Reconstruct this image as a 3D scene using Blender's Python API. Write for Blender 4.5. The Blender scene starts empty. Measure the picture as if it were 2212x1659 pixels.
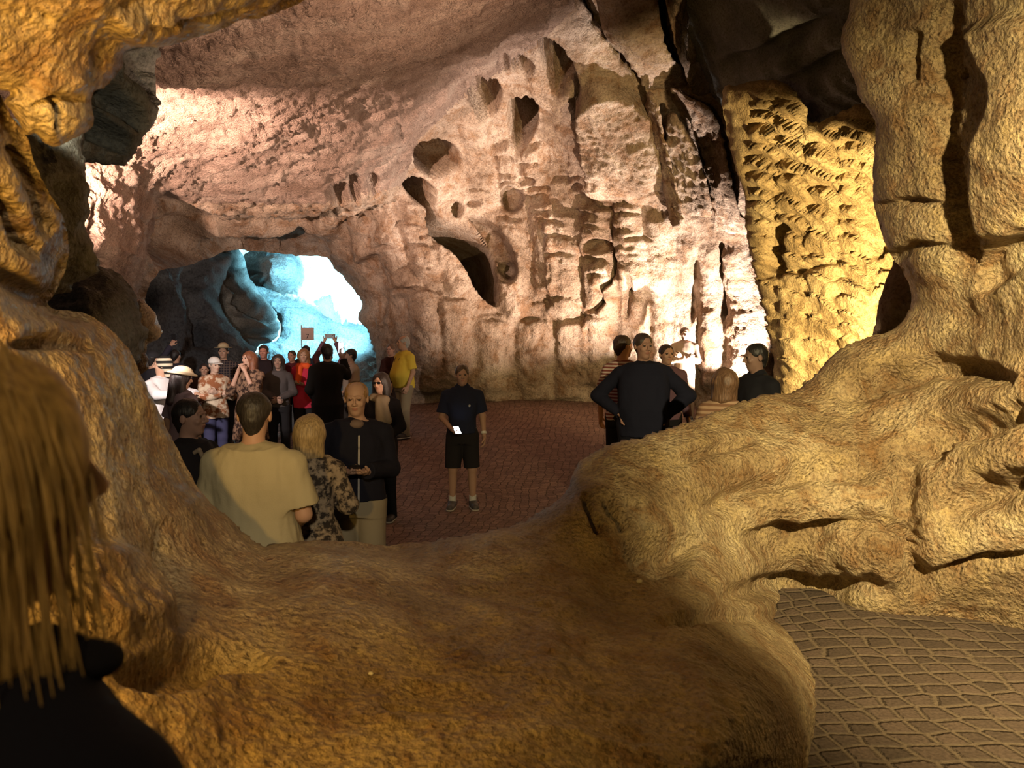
import bpy, bmesh, math, random
import numpy as np
from mathutils import Vector, Matrix, Euler

C = bpy.context.scene.collection
scene = bpy.context.scene
W, H, F = 2212.0, 1659.0, 1700.0
TH = math.radians(3.18)            # the camera looks slightly down
CAM = np.array([0.0, 0.0, 2.05])   # chamber floor is z = 0
OWN_FLOOR = 0.45                   # floor of the gallery the camera stands in
PEOPLE = True

# ------------------------------------------------------------------ camera
cam = bpy.data.cameras.new('camera')
cam.lens = 36.0 * F / W
cam.sensor_width = 36.0
cam.clip_start = 0.02
cam.dof.use_dof = True
cam.dof.focus_distance = 8.5
cam.dof.aperture_fstop = 5.6
cam_o = bpy.data.objects.new('camera', cam)
cam_o.location = CAM
cam_o.rotation_euler = (math.pi / 2 - TH, 0, 0)
C.objects.link(cam_o)
scene.camera = cam_o

# ------------------------------------------------------------------ world, exposure
wd = bpy.data.worlds.new('cave_air')
scene.world = wd
wd.use_nodes = True
wd.node_tree.nodes['Background'].inputs[0].default_value = (1.0, 0.72, 0.5, 1)
wd.node_tree.nodes['Background'].inputs[1].default_value = 0.010
scene.view_settings.view_transform = 'Standard'
scene.view_settings.look = 'None'
scene.view_settings.exposure = 0.12
scene.view_settings.gamma = 1.0
scene.view_settings.use_curve_mapping = False
scene.cycles.use_denoising = True
scene.cycles.max_bounces = 4
scene.cycles.diffuse_bounces = 1
scene.cycles.glossy_bounces = 2
scene.cycles.transmission_bounces = 2
scene.cycles.sample_clamp_indirect = 4.0
scene.cycles.caustics_reflective = False
scene.cycles.caustics_refractive = False


def P(px, py, d):
    """World point on the sight line of pixel (px, py) at horizontal distance d."""
    px = np.asarray(px, float); py = np.asarray(py, float); d = np.asarray(d, float)
    a = (px - W / 2) / F
    b = (H / 2 - py) / F
    y = math.cos(TH) + b * math.sin(TH)
    z = -math.sin(TH) + b * math.cos(TH)
    s = d / y
    return np.stack([a * s + CAM[0], d + 0 * s + CAM[1], z * s + CAM[2]], -1)


def lamp(name, loc, target, power, color, radius=0.08, cone=None, blend=0.4):
    k = 'SPOT' if cone else 'POINT'
    l = bpy.data.lights.new(name, k)
    l.energy = power; l.color = color; l.shadow_soft_size = radius
    if cone:
        l.spot_size = math.radians(cone); l.spot_blend = blend
    o = bpy.data.objects.new(name, l)
    o.location = loc
    if target is not None:
        v = Vector(target) - Vector(loc)
        o.rotation_euler = v.to_track_quat('-Z', 'Y').to_euler()
    C.objects.link(o)
    return o


# ------------------------------------------------------------------ the cave's floodlights, with added fill lamps among them
PINK = (1.0, 0.70, 0.56); WHITE = (1.0, 0.87, 0.78); AMBER = (1.0, 0.58, 0.13); STRAW = (1.0, 0.80, 0.42); CYAN = (0.16, 0.62, 0.95)
lamp('ceiling_floodlight', P(100, 470, 8.2), P(520, 300, 12.0), 3300, PINK, 0.07, 76, 0.9)
lamp('wall_floodlight', P(1652, 888, 14.0), P(1380, 430, 15.8), 2700, WHITE, 0.06, 84, 0.25)
lamp('scallop_floodlight', P(1398, 895, 14.3), P(1040, 400, 15.8), 1750, (1.0, 0.78, 0.64), 0.05, 92, 0.9)
lamp('upper_fill', P(1340, 1015, 6.0), P(600, 120, 8.6), 1500, (1.0, 0.70, 0.50), 0.06, 88, 0.7)  # added fill behind the parapet, lifts the upper ceiling
lamp('gold_floodlight', P(1938, 690, 7.0), P(1780, 600, 9.6), 1250, (1.0, 0.75, 0.36), 0.05, 80, 0.3)
lamp('amber_floodlight', (-0.78, 0.92, 1.90), P(200, 900, 2.1), 46, AMBER, 0.03, 170, 0.6)
lamp('amber_top_floodlight', (-0.75, 0.35, 2.15), P(150, 60, 1.7), 150, AMBER, 0.05, 84, 0.6)
lamp('amber_hair_fill', (-0.2, -0.4, 2.7), (-0.44, 0.6, 1.9), 14, (1.0, 0.68, 0.30), 0.04, 34, 0.8)  # extra lamp put in behind the camera to light the blond hair
lamp('straw_floodlight', (1.7, 1.0, 2.9), P(2500, 850, 3.5), 1500, STRAW, 0.04, 96, 1.0)
lamp('gallery_fill', (0.25, -0.6, 3.1), P(600, 955, 4.2), 270, (1.0, 0.82, 0.55), 0.06, 36, 0.8)  # added spot overhead, brightens the man in the beige t-shirt
lamp('blue_floodlight', P(812, 612, 23.5), P(690, 660, 25.5), 9000, (0.40, 0.85, 1.0), 0.2, 150, 0.3)
lamp('blue_low_fill', P(775, 590, 20.0), P(620, 680, 21.5), 1700, (0.24, 0.70, 0.95), 0.2, 120, 0.5)  # second cyan lamp, added so the boulder and slope catch light
lamp('stage_floodlight', P(245, 690, 7.8), P(480, 820, 11.5), 380, WHITE, 0.04, 48, 0.5)
lamp('cleft_fill', P(90, 150, 2.8), P(250, 230, 5.0), 22, (1.0, 0.92, 0.66), 0.03, 80, 0.5)  # invented small spot that lights the striped rock behind the overhang
lamp('yellow_shirt_fill', P(1390, 895, 9.0), P(866, 812, 13.4), 170, (1.0, 0.86, 0.68), 0.05, 20, 0.8)  # narrow spot added only to brighten the man in yellow

# ------------------------------------------------------------------ numpy helpers
def _hash(ix, iy, iz):
    n = (ix.astype(np.int64) * 374761393 + iy.astype(np.int64) * 668265263 + iz.astype(np.int64) * 1274126177) & 0x7fffffff
    n = ((n ^ (n >> 13)) * 1274126177) & 0x7fffffff
    n = (n ^ (n >> 16)) & 0xffff
    return n / 32767.5 - 1.0


def vnoise(p):
    i = np.floor(p).astype(np.int64); f = p - i
    u = f * f * f * (f * (f * 6 - 15) + 10)
    r = 0
    for dx in (0, 1):
        wx = u[..., 0] if dx else 1 - u[..., 0]
        for dy in (0, 1):
            wy = u[..., 1] if dy else 1 - u[..., 1]
            for dz in (0, 1):
                wz = u[..., 2] if dz else 1 - u[..., 2]
                r = r + wx * wy * wz * _hash(i[..., 0] + dx, i[..., 1] + dy, i[..., 2] + dz)
    return r


def fbm(p, scale, octaves=4, gain=0.5, ridged=False):
    r = 0; a = 1.0; tot = 0
    p = np.asarray(p) * scale
    for k in range(octaves):
        n = vnoise(p + 17.3 * k)
        if ridged: n = 1 - 2 * np.abs(n)
        r = r + a * n; tot += a
        a *= gain; p = p * 2.03
    return r / tot


def sstep(a, b, x):
    t = np.clip((x - a) / (b - a), 0, 1)
    return t * t * (3 - 2 * t)


def seg_dist(X, Y, poly, closed):
    """Distance, closest point and signed side to a polyline."""
    pts = np.asarray(poly, float)
    n = len(pts)
    best = np.full(X.shape, 1e18); cx = np.zeros(X.shape); cy = np.zeros(X.shape); side = np.zeros(X.shape); par = np.zeros(X.shape)
    L = 0.0
    tot = sum(np.hypot(*(pts[(k + 1) % n] - pts[k])) for k in range(n if closed else n - 1))
    for k in range(n if closed else n - 1):
        a = pts[k]; b = pts[(k + 1) % n]; e = b - a; l2 = max(e @ e, 1e-9)
        t = np.clip(((X - a[0]) * e[0] + (Y - a[1]) * e[1]) / l2, 0, 1)
        qx = a[0] + t * e[0]; qy = a[1] + t * e[1]
        d = (X - qx) ** 2 + (Y - qy) ** 2
        m = d < best
        best = np.where(m, d, best); cx = np.where(m, qx, cx); cy = np.where(m, qy, cy)
        side = np.where(m, e[0] * (Y - a[1]) - e[1] * (X - a[0]), side)
        par = np.where(m, (L + t * math.sqrt(l2)) / tot, par)
        L += math.sqrt(l2)
    return np.sqrt(best), cx, cy, side, par


def inside(X, Y, poly):
    pts = np.asarray(poly, float); n = len(pts)
    r = np.zeros(X.shape, bool)
    for k in range(n):
        x0, y0 = pts[k]; x1, y1 = pts[(k + 1) % n]
        if y0 == y1: continue
        c = ((y0 > Y) != (y1 > Y)) & (X < (x1 - x0) * (Y - y0) / (y1 - y0) + x0)
        r ^= c
    return r


def smooth_poly(pts, sub=4, rough=0.0, seed=1, box=(-60, -60, 2272, 1719)):
    """Catmull-Rom through the points, then small irregularities (rock outlines)."""
    pts = [np.asarray(p, float) for p in pts]; n = len(pts); out = []
    rng = np.random.RandomState(seed)
    for k in range(n):
        p0, p1, p2, p3 = pts[k - 1], pts[k], pts[(k + 1) % n], pts[(k + 2) % n]
        far = not (box[0] < p1[0] < box[2] and box[1] < p1[1] < box[3])
        far2 = not (box[0] < p2[0] < box[2] and box[1] < p2[1] < box[3])
        if far or far2:
            out.append(p1); continue
        l = np.hypot(*(p2 - p1)); m = max(sub, int(l / 9))
        for s in range(m):
            t = s / m
            q = 0.5 * (2 * p1 + (p2 - p0) * t + (2 * p0 - 5 * p1 + 4 * p2 - p3) * t * t + (3 * p1 - p0 - 3 * p2 + p3) * t ** 3)
            out.append(q + rng.normal(0, 1, 2) * rough)
    return np.array(out)


class TPS:
    """Smooth surface through (px, py, distance); planes stay planes because 1/d is interpolated."""
    def __init__(self, ctrl, reg=1e-4):
        c = np.array(ctrl, float)
        self.p = c[:, :2] / 1000.0; v = 1.0 / c[:, 2]
        n = len(c)
        K = self.U(np.linalg.norm(self.p[:, None] - self.p[None], axis=-1)) + reg * np.eye(n)
        Q = np.hstack([np.ones((n, 1)), self.p])
        A = np.block([[K, Q], [Q.T, np.zeros((3, 3))]])
        self.w = np.linalg.solve(A, np.concatenate([v, np.zeros(3)]))
        self.lo, self.hi = v.min() * 0.92, v.max() * 1.08
    @staticmethod
    def U(r):
        return r * r * np.log(np.maximum(r, 1e-9))
    def __call__(self, X, Y):
        x = X / 1000.0; y = Y / 1000.0
        r = self.w[-3] + self.w[-2] * x + self.w[-1] * y
        for (a, b), w in zip(self.p, self.w):
            r = r + w * self.U(np.hypot(x - a, y - b))
        return 1.0 / np.clip(r, self.lo, self.hi)


def mesh_obj(name, verts, faces, mat=None, parent=None, smooth=True):
    me = bpy.data.meshes.new(name)
    verts = np.asarray(verts, np.float32); faces = np.asarray(faces, np.int32)
    k = faces.shape[1]
    me.vertices.add(len(verts)); me.vertices.foreach_set('co', verts.ravel())
    me.loops.add(faces.size); me.loops.foreach_set('vertex_index', faces.ravel())
    me.polygons.add(len(faces)); me.polygons.foreach_set('loop_start', np.arange(0, faces.size, k, dtype=np.int32))
    me.update(calc_edges=True); me.validate()
    if smooth: me.polygons.foreach_set('use_smooth', np.ones(len(me.polygons), bool))
    o = bpy.data.objects.new(name, me); C.objects.link(o)
    for m in (mat if isinstance(mat, (list, tuple)) else [mat]):
        if m: me.materials.append(m)
    if parent is not None: o.parent = parent
    return o


def tag(o, label=None, cat=None, group=None, kind=None):
    if label: o['label'] = label
    if cat: o['category'] = cat
    if group: o['group'] = group
    if kind: o['kind'] = kind
    return o


# --- relief features: each takes the pixel grid of one rock and returns a push along its normal in metres
def hole(poly, depth, soft=10, slope=0.0):
    poly = smooth_poly(poly, 4, 0.6, len(poly))
    def f(X, Y, d):
        m = inside(X, Y, poly)
        b = poly.min(0) - soft * 2, poly.max(0) + soft * 2
        r = np.zeros(X.shape)
        sel = (X > b[0][0]) & (X < b[1][0]) & (Y > b[0][1]) & (Y < b[1][1])
        if sel.any():
            ds = seg_dist(X[sel], Y[sel], poly, True)[0]
            sd = np.where(m[sel], ds, -ds)
            t = sstep(-soft * 0.35, soft, sd)
            if slope:
                yy = (Y[sel] - poly[:, 1].min()) / max(1, np.ptp(poly[:, 1]))
                t = t * np.clip(1 - slope * yy, 0, 1)
            r[sel] = -depth * t
        return r
    return f


def disc(cx, cy, rx, ry, depth, soft=6, slope=0.6):
    a = np.linspace(0, 2 * math.pi, 14, endpoint=False)
    return hole([(cx + rx * math.cos(t), cy + ry * math.sin(t)) for t in a], depth, soft, slope)


def lip(path, width, depth, under=1.0, above=0.35):
    """A terrace edge: a hollow just below the line and a swelling just above it."""
    path = np.array(path, float)
    if path[0][0] > path[-1][0]: path = path[::-1]
    def f(X, Y, d):
        r = np.zeros(X.shape)
        b = path.min(0) - width * 3.5, path.max(0) + width * 3.5
        sel = (X > b[0][0]) & (X < b[1][0]) & (Y > b[0][1]) & (Y < b[1][1])
        if sel.any():
            x = X[sel]; y = Y[sel]
            ds, cx, cy, side, par = seg_dist(x, y, path, False)
            wob = width * 0.35 * fbm(np.stack([x / 40, y / 40, 0 * x], -1), 1.0, 3)
            v = np.where(side > 0, ds, -ds) + wob
            env = np.sin(np.pi * np.clip(par, 0.0, 1.0)) ** 0.5
            rec = np.exp(-((v - width * 0.55) / (width * 0.6)) ** 2)
            edge = sstep(-width * 0.18, width * 0.12, v)
            rec = rec * edge
            bulge = np.exp(-((v + width * 0.9) / (width * 1.0)) ** 2)
            r[sel] = env * (-depth * under * rec + depth * above * bulge)
        return r
    return f


def groove(path, width, depth):
    path = np.array(path, float)
    def f(X, Y, d):
        r = np.zeros(X.shape)
        b = path.min(0) - width * 3, path.max(0) + width * 3
        sel = (X > b[0][0]) & (X < b[1][0]) & (Y > b[0][1]) & (Y < b[1][1])
        if sel.any():
            ds, _, _, _, par = seg_dist(X[sel], Y[sel], path, False)
            ds = ds + width * 0.4 * fbm(np.stack([X[sel] / 15, Y[sel] / 15, 0 * ds], -1), 1.0, 2)
            r[sel] = -depth * np.exp(-(ds / width) ** 2) * np.clip(np.sin(np.pi * par) * 3, 0, 1)
        return r
    return f


def rough(poly, scale, amp, ridged=True):
    def f(X, Y, d):
        r = np.zeros(X.shape); m = inside(X, Y, poly)
        r[m] = amp * fbm(P(X[m], Y[m], d[m]) * np.array((1, 1.6, 1)), scale, 4, 0.55, ridged)
        return r
    return f


def arc(cx, cy, half, rise, depth=0.085, width=4.0):
    return groove([(cx + half * math.sin(t), cy - rise * math.cos(t)) for t in np.linspace(-1.35, 1.35, 9)], width, depth)


def plateau(poly, height, soft=8, seed=1):
    g = hole(poly, -height, soft)
    return g


def wedge(poly, height, a, b, start=0.7, soft=6):
    """A block raised inside its outline whose lower end slopes away from a towards b (an underside)."""
    g = hole(poly, -height, soft)
    a = np.array(a, float); b = np.array(b, float); e = b - a
    def f(X, Y, d):
        t = ((X - a[0]) * e[0] + (Y - a[1]) * e[1]) / (e @ e)
        return g(X, Y, d) * np.clip((1 - t) / (1 - start), 0, 1)
    return f


def flute(path, half, pitch, amp, carve, seed=0, bow=0.55, power=1.0, slant=0.0, fade=0.0, warp=0.0):
    """One column of stacked millstone cuts: a rounded pillar of overlapping arc-topped drums."""
    path = np.array(path, float)
    rng = np.random.RandomState(seed + 11)
    ph = rng.rand()
    def f(X, Y, d):
        r = np.zeros(X.shape)
        b = path.min(0) - half * 1.3, path.max(0) + half * 1.3
        sel = (X > b[0][0]) & (X < b[1][0]) & (Y > b[0][1]) & (Y < b[1][1])
        if sel.any():
            x = X[sel]; y = Y[sel]
            if warp:
                w0 = np.stack([x / 45, y / 45, 0 * x], -1)
                x = x + warp * fbm(w0 + 3, 1.0, 3); y = y + warp * 1.3 * fbm(w0 + 40, 1.0, 3)
            ds, cx, cy, side, par = seg_dist(x, y, path, False)
            jx = 6 * fbm(np.stack([x / 60, y / 60, 0 * x + seed], -1), 1.0, 3)
            u = np.where(side > 0, ds, -ds) / half + jx / half * 0.6
            L = sum(np.hypot(*(path[k + 1] - path[k])) for k in range(len(path) - 1))
            s = par * L
            w = np.clip(1 - u * u, 0, 1)
            q = (s + bow * half * (1 - np.sqrt(np.clip(1 - np.clip(np.abs(u), 0, 1) ** 2, 0, 1))) * -1.0 + 4 * fbm(np.stack([x / 50, y / 50, 0 * x + seed + 5], -1), 1.0, 2) + slant * u * half) / pitch + ph
            fr = q - np.floor(q)
            step = fr ** power * sstep(1.0, 0.90, fr) + sstep(0.10, 0.0, fr)
            idx = np.floor(q)
            st = 0.55 + 0.6 * (np.abs(np.sin(idx * 12.9898 + seed * 3.1) * 43758.5) % 1.0)
            env = sstep(0, 0.06, par) * sstep(1.0, 0.9, par) * sstep(1.02, 0.62, np.abs(u))
            r[sel] = env * (-carve * w - amp * st * (1 - fade * par) * step * w ** 0.5)
        return r
    return f


def relief(name, poly, ctrl, mat, step=4, hole_poly=None, rnd=0.0, thick=0.0, feats=(), noise=(), rough=1.2, seed=1, kind='structure', jag=True, rpow=1.0):
    poly = smooth_poly(poly, 4, rough, seed)
    hp = smooth_poly(hole_poly, 4, rough, seed + 1) if hole_poly is not None else None
    lo = poly.min(0) - step; hi = poly.max(0) + step
    xs = np.arange(lo[0], hi[0] + step, step); ys = np.arange(lo[1], hi[1] + step, step)
    X, Y = np.meshgrid(xs, ys)                       # rows run down the picture
    ins = inside(X, Y, poly); ds, cx, cy, _, _ = seg_dist(X, Y, poly, True)
    if hp is not None:
        ih = inside(X, Y, hp); dh, hx, hy, _, _ = seg_dist(X, Y, hp, True)
        ins = ins & ~ih
        m = dh < ds
        ds = np.where(m, dh, ds); cx = np.where(m, hx, cx); cy = np.where(m, hy, cy)
    # clean outline: pull outside corner points of border cells onto the outline
    near = (~ins) & (ds < step * 1.6)
    X = np.where(near, cx, X); Y = np.where(near, cy, Y)
    sdist = np.where(ins, ds, 0.0)
    keepv = ins | near
    k = keepv[:-1, :-1] & keepv[1:, :-1] & keepv[1:, 1:] & keepv[:-1, 1:]
    k &= (ins[:-1, :-1] | ins[1:, :-1] | ins[1:, 1:] | ins[:-1, 1:])
    T = TPS(ctrl)
    D = T(X, Y)
    pos = P(X, Y, D)
    gx = np.gradient(pos, axis=1); gy = np.gradient(pos, axis=0)
    N = -np.cross(gx, gy)
    ln = np.linalg.norm(N, axis=-1, keepdims=True)
    view = CAM - pos; view /= np.linalg.norm(view, axis=-1, keepdims=True)
    N = np.where(ln > 1e-9, N / np.maximum(ln, 1e-9), view)
    N = np.where((N * view).sum(-1, keepdims=True) < 0, -N, N)
    N = np.where(near[..., None], view, N)
    disp = np.zeros(X.shape)
    for f in feats: disp += f(X, Y, D)
    for (sc, am, oc, rg) in noise:
        disp += am * fbm(pos, sc, oc, 0.5, rg)
    fr = pos + N * disp[..., None]
    if rnd:
        t = np.clip(sdist * D / F / rnd, 0, 1)
        rec = rnd * rpow * (1 - np.sqrt(np.clip(1 - (1 - t) ** 2, 0, 1)))
        dirv = -view
        fr = fr + dirv * rec[..., None]
    idx = -np.ones(X.shape, int)
    used = np.zeros(X.shape, bool)
    used[:-1, :-1] |= k; used[1:, :-1] |= k; used[1:, 1:] |= k; used[:-1, 1:] |= k
    idx[used] = np.arange(used.sum())
    a = idx[:-1, :-1][k]; b = idx[1:, :-1][k]; c = idx[1:, 1:][k]; e = idx[:-1, 1:][k]
    faces = np.stack([a, b, c, e], -1)
    V = fr[used]
    if thick:
        t = np.clip(sdist * D / F / max(rnd, 0.2), 0, 1)
        bk = fr - view * (thick * np.sqrt(np.clip(1 - (1 - t) ** 2, 0, 1)) + 0.004)[..., None]
        Vb = bk[used]; n = len(V)
        fb = faces[:, ::-1] + n
        # bridge along open border
        ed = {}
        for q in faces:
            for i in range(4):
                u, v = int(q[i]), int(q[(i + 1) % 4])
                if (v, u) in ed: del ed[(v, u)]
                else: ed[(u, v)] = 1
        br = np.array([[v, u, u + n, v + n] for (u, v) in ed], int)
        V = np.vstack([V, Vb]); faces = np.vstack([faces, fb, br])
    o = mesh_obj(name, V, faces, mat)
    tag(o, kind=kind)
    return o


# ------------------------------------------------------------------ materials
def new_mat(name):
    m = bpy.data.materials.new(name); m.use_nodes = True
    nt = m.node_tree; b = nt.nodes['Principled BSDF']
    return m, nt, b


def node(nt, t, **kw):
    n = nt.nodes.new(t)
    for k, v in kw.items():
        if k in n.inputs: n.inputs[k].default_value = v
        else: setattr(n, k, v)
    return n


def ramp(nt, fac, stops):
    r = nt.nodes.new('ShaderNodeValToRGB')
    el = r.color_ramp.elements
    while len(el) < len(stops): el.new(0.5)
    for e, (p, c) in zip(el, stops):
        e.position = p; e.color = (*c, 1)
    nt.links.new(fac, r.inputs[0])
    return r


def rock_mat(name, dark, mid, light, scale=1.0, bump=1.0, rough=0.75, grain=1.0, spec=0.35, stretch=(1, 1, 1), stain=None, pit=0.22):
    m, nt, b = new_mat(name)
    L = nt.links.new
    tc = node(nt, 'ShaderNodeTexCoord')
    mp = node(nt, 'ShaderNodeMapping'); mp.inputs['Scale'].default_value = stretch
    L(tc.outputs['Object'], mp.inputs[0])
    co = mp.outputs[0]
    n1 = node(nt, 'ShaderNodeTexNoise', Scale=1.1 * scale, Detail=7.0, Roughness=0.62); L(co, n1.inputs['Vector'])
    r1 = ramp(nt, n1.outputs[0], [(0.30, dark), (0.5, mid), (0.68, light)])
    n2 = node(nt, 'ShaderNodeTexNoise', Scale=26 * scale, Detail=5.0, Roughness=0.7); L(co, n2.inputs['Vector'])
    r2 = ramp(nt, n2.outputs[0], [(0.36, (0.45, 0.42, 0.40)), (0.5, (1, 1, 1)), (0.66, (1.25, 1.22, 1.15))])
    mx = node(nt, 'ShaderNodeMix', data_type='RGBA', blend_type='MULTIPLY'); mx.inputs[0].default_value = 0.8 * grain
    L(r1.outputs[0], mx.inputs[6]); L(r2.outputs[0], mx.inputs[7])
    if stain:
        n3 = node(nt, 'ShaderNodeTexNoise', Scale=2.3 * scale, Detail=6.0, Roughness=0.7, Distortion=0.6); L(co, n3.inputs['Vector'])
        r3 = ramp(nt, n3.outputs[0], [(0.38, (0.72, 0.58, 0.46)), (0.52, (1, 1, 1)), (0.66, stain)])
        m3 = node(nt, 'ShaderNodeMix', data_type='RGBA', blend_type='MULTIPLY'); m3.inputs[0].default_value = 1.0
        L(mx.outputs[2], m3.inputs[6]); L(r3.outputs[0], m3.inputs[7]); L(m3.outputs[2], b.inputs['Base Color'])
    else:
        L(mx.outputs[2], b.inputs['Base Color'])
    b.inputs['Roughness'].default_value = rough
    b.inputs['Specular IOR Level'].default_value = spec
    # bumps: lumps, chisel grain, pits
    nb = node(nt, 'ShaderNodeTexNoise', Scale=5 * scale, Detail=8.0, Roughness=0.65); L(co, nb.inputs['Vector'])
    nc = node(nt, 'ShaderNodeTexNoise', Scale=34 * scale, Detail=4.0, Roughness=0.6); L(co, nc.inputs['Vector'])
    vo = node(nt, 'ShaderNodeTexVoronoi', Scale=17 * scale); L(co, vo.inputs['Vector'])
    s1 = node(nt, 'ShaderNodeMath', operation='MULTIPLY'); s1.inputs[1].default_value = 0.55; L(nc.outputs[0], s1.inputs[0])
    s2 = node(nt, 'ShaderNodeMath', operation='MULTIPLY_ADD'); s2.inputs[1].default_value = pit; L(vo.outputs['Distance'], s2.inputs[0]); L(s1.outputs[0], s2.inputs[2])
    s3 = node(nt, 'ShaderNodeMath', operation='ADD'); L(s2.outputs[0], s3.inputs[0]); L(nb.outputs[0], s3.inputs[1])
    bp = node(nt, 'ShaderNodeBump', Strength=0.9, Distance=0.07 * bump / scale); L(s3.outputs[0], bp.inputs['Height'])
    L(bp.outputs[0], b.inputs['Normal'])
    return m


def cobble_mat(name, scale, stone_a, stone_b, mortar, width=0.06, bump=0.02, rot=0.35, rnd=0.35):
    m, nt, b = new_mat(name); L = nt.links.new
    tc = node(nt, 'ShaderNodeTexCoord')
    wn = node(nt, 'ShaderNodeTexNoise', Scale=0.9, Detail=2.0); L(tc.outputs['Object'], wn.inputs['Vector'])
    sub = node(nt, 'ShaderNodeVectorMath', operation='SUBTRACT'); sub.inputs[1].default_value = (0.5, 0.5, 0.5); L(wn.outputs['Color'], sub.inputs[0])
    sc_ = node(nt, 'ShaderNodeVectorMath', operation='SCALE'); sc_.inputs['Scale'].default_value = 0.45; L(sub.outputs[0], sc_.inputs[0])
    ad = node(nt, 'ShaderNodeVectorMath', operation='ADD'); L(tc.outputs['Object'], ad.inputs[0]); L(sc_.outputs[0], ad.inputs[1])
    mp = node(nt, 'ShaderNodeMapping'); mp.inputs['Rotation'].default_value = (0, 0, rot); mp.inputs['Scale'].default_value = (1, 1.12, 0); L(ad.outputs[0], mp.inputs[0])
    v = node(nt, 'ShaderNodeTexVoronoi', feature='DISTANCE_TO_EDGE', voronoi_dimensions='2D', Scale=scale, Randomness=rnd); L(mp.outputs[0], v.inputs['Vector'])
    vc = node(nt, 'ShaderNodeTexVoronoi', feature='F1', voronoi_dimensions='2D', Scale=scale, Randomness=rnd); L(mp.outputs[0], vc.inputs['Vector'])
    sep = node(nt, 'ShaderNodeSeparateColor'); L(vc.outputs['Color'], sep.inputs[0])
    st = ramp(nt, sep.outputs[0], [(0.0, stone_a), (1.0, stone_b)])
    fine = node(nt, 'ShaderNodeTexNoise', Scale=60.0, Detail=5.0); L(tc.outputs['Object'], fine.inputs['Vector'])
    jit = node(nt, 'ShaderNodeMath', operation='MULTIPLY_ADD'); jit.inputs[1].default_value = 0.14; L(fine.outputs[0], jit.inputs[0]); L(v.outputs['Distance'], jit.inputs[2])
    edge = ramp(nt, jit.outputs[0], [(0.07 + width * 0.45, (0, 0, 0)), (0.07 + width * 1.3, (1, 1, 1))])
    mx = node(nt, 'ShaderNodeMix', data_type='RGBA'); L(edge.outputs[0], mx.inputs[0]); mx.inputs[6].default_value = (*mortar, 1); L(st.outputs[0], mx.inputs[7])
    rf = ramp(nt, fine.outputs[0], [(0.3, (0.6, 0.6, 0.6)), (0.7, (1.3, 1.3, 1.3))])
    m2 = node(nt, 'ShaderNodeMix', data_type='RGBA', blend_type='MULTIPLY'); m2.inputs[0].default_value = 0.8; L(mx.outputs[2], m2.inputs[6]); L(rf.outputs[0], m2.inputs[7])
    L(m2.outputs[2], b.inputs['Base Color']); b.inputs['Roughness'].default_value = 0.85; b.inputs['Specular IOR Level'].default_value = 0.2
    hm = node(nt, 'ShaderNodeMath', operation='MULTIPLY_ADD'); hm.inputs[1].default_value = 0.25; L(fine.outputs[0], hm.inputs[0]); L(edge.outputs[0], hm.inputs[2])
    bp = node(nt, 'ShaderNodeBump', Strength=0.8, Distance=bump); L(hm.outputs[0], bp.inputs['Height']); L(bp.outputs[0], b.inputs['Normal'])
    return m


M_FRONT = rock_mat('amber_sandstone', (0.24, 0.16, 0.08), (0.42, 0.30, 0.16), (0.60, 0.47, 0.28), 2.2, 1.7, 0.45, 1.15, 0.45, (1, 1, 1), (1.25, 1.25, 1.1), 0.45)
M_WALL = rock_mat('cut_sandstone', (0.20, 0.13, 0.085), (0.36, 0.26, 0.19), (0.48, 0.37, 0.29), 1.1, 0.8, 0.9, 0.9, 0.2, (1, 1, 1), (1.12, 1.12, 1.1))
M_CEIL = rock_mat('rough_ceiling_rock', (0.22, 0.14, 0.10), (0.38, 0.26, 0.20), (0.50, 0.37, 0.29), 1.3, 2.0, 0.9, 1.0, 0.2, (1, 1.8, 1))
M_GOLD = rock_mat('golden_sandstone', (0.27, 0.18, 0.075), (0.45, 0.32, 0.15), (0.58, 0.44, 0.23), 1.5, 0.9, 0.8)
M_GREY = rock_mat('grey_limestone', (0.10, 0.10, 0.09), (0.22, 0.21, 0.19), (0.34, 0.33, 0.30), 1.4, 0.7, 0.75)
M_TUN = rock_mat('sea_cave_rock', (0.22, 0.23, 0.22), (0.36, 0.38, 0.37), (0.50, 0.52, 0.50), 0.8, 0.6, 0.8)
M_COB = cobble_mat('chamber_cobbles', 9.5, (0.17, 0.10, 0.078), (0.27, 0.165, 0.125), (0.09, 0.058, 0.045), 0.05, 0.015, 0.1)
M_COB2 = cobble_mat('gallery_cobbles', 7.6, (0.085, 0.06, 0.043), (0.135, 0.093, 0.067), (0.165, 0.12, 0.078), 0.12, 0.03, -0.06, 0.3)
M_TUN_SHADE = rock_mat('shaded_tunnel_rock', (0.05, 0.055, 0.065), (0.10, 0.11, 0.125), (0.17, 0.18, 0.19), 0.8, 0.6, 0.8)  # tunnel rock with the left wall's shade put into its colour

# ------------------------------------------------------------------ floors
def floor_z(x, y):
    x = np.asarray(x, float); y = np.asarray(y, float)
    z = 0.1 * np.clip(y - 9.5, 0, 30)
    return z + 0.34 * sstep(0.25, 1.2, x) * sstep(11.0, 8.2, y) * sstep(4.2, 5.2, y)


xs = np.linspace(-12, 12, 97); ys = np.linspace(3.0, 30, 109)
GX, GY = np.meshgrid(xs, ys)
GZ = floor_z(GX, GY)
n0, n1 = GX.shape
ii = np.arange(n0 * n1).reshape(n0, n1)
tag(mesh_obj('floor', np.stack([GX, GY, GZ], -1).reshape(-1, 3), np.stack([ii[:-1, :-1], ii[:-1, 1:], ii[1:, 1:], ii[1:, :-1]], -1).reshape(-1, 4), M_COB), kind='structure')
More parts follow.
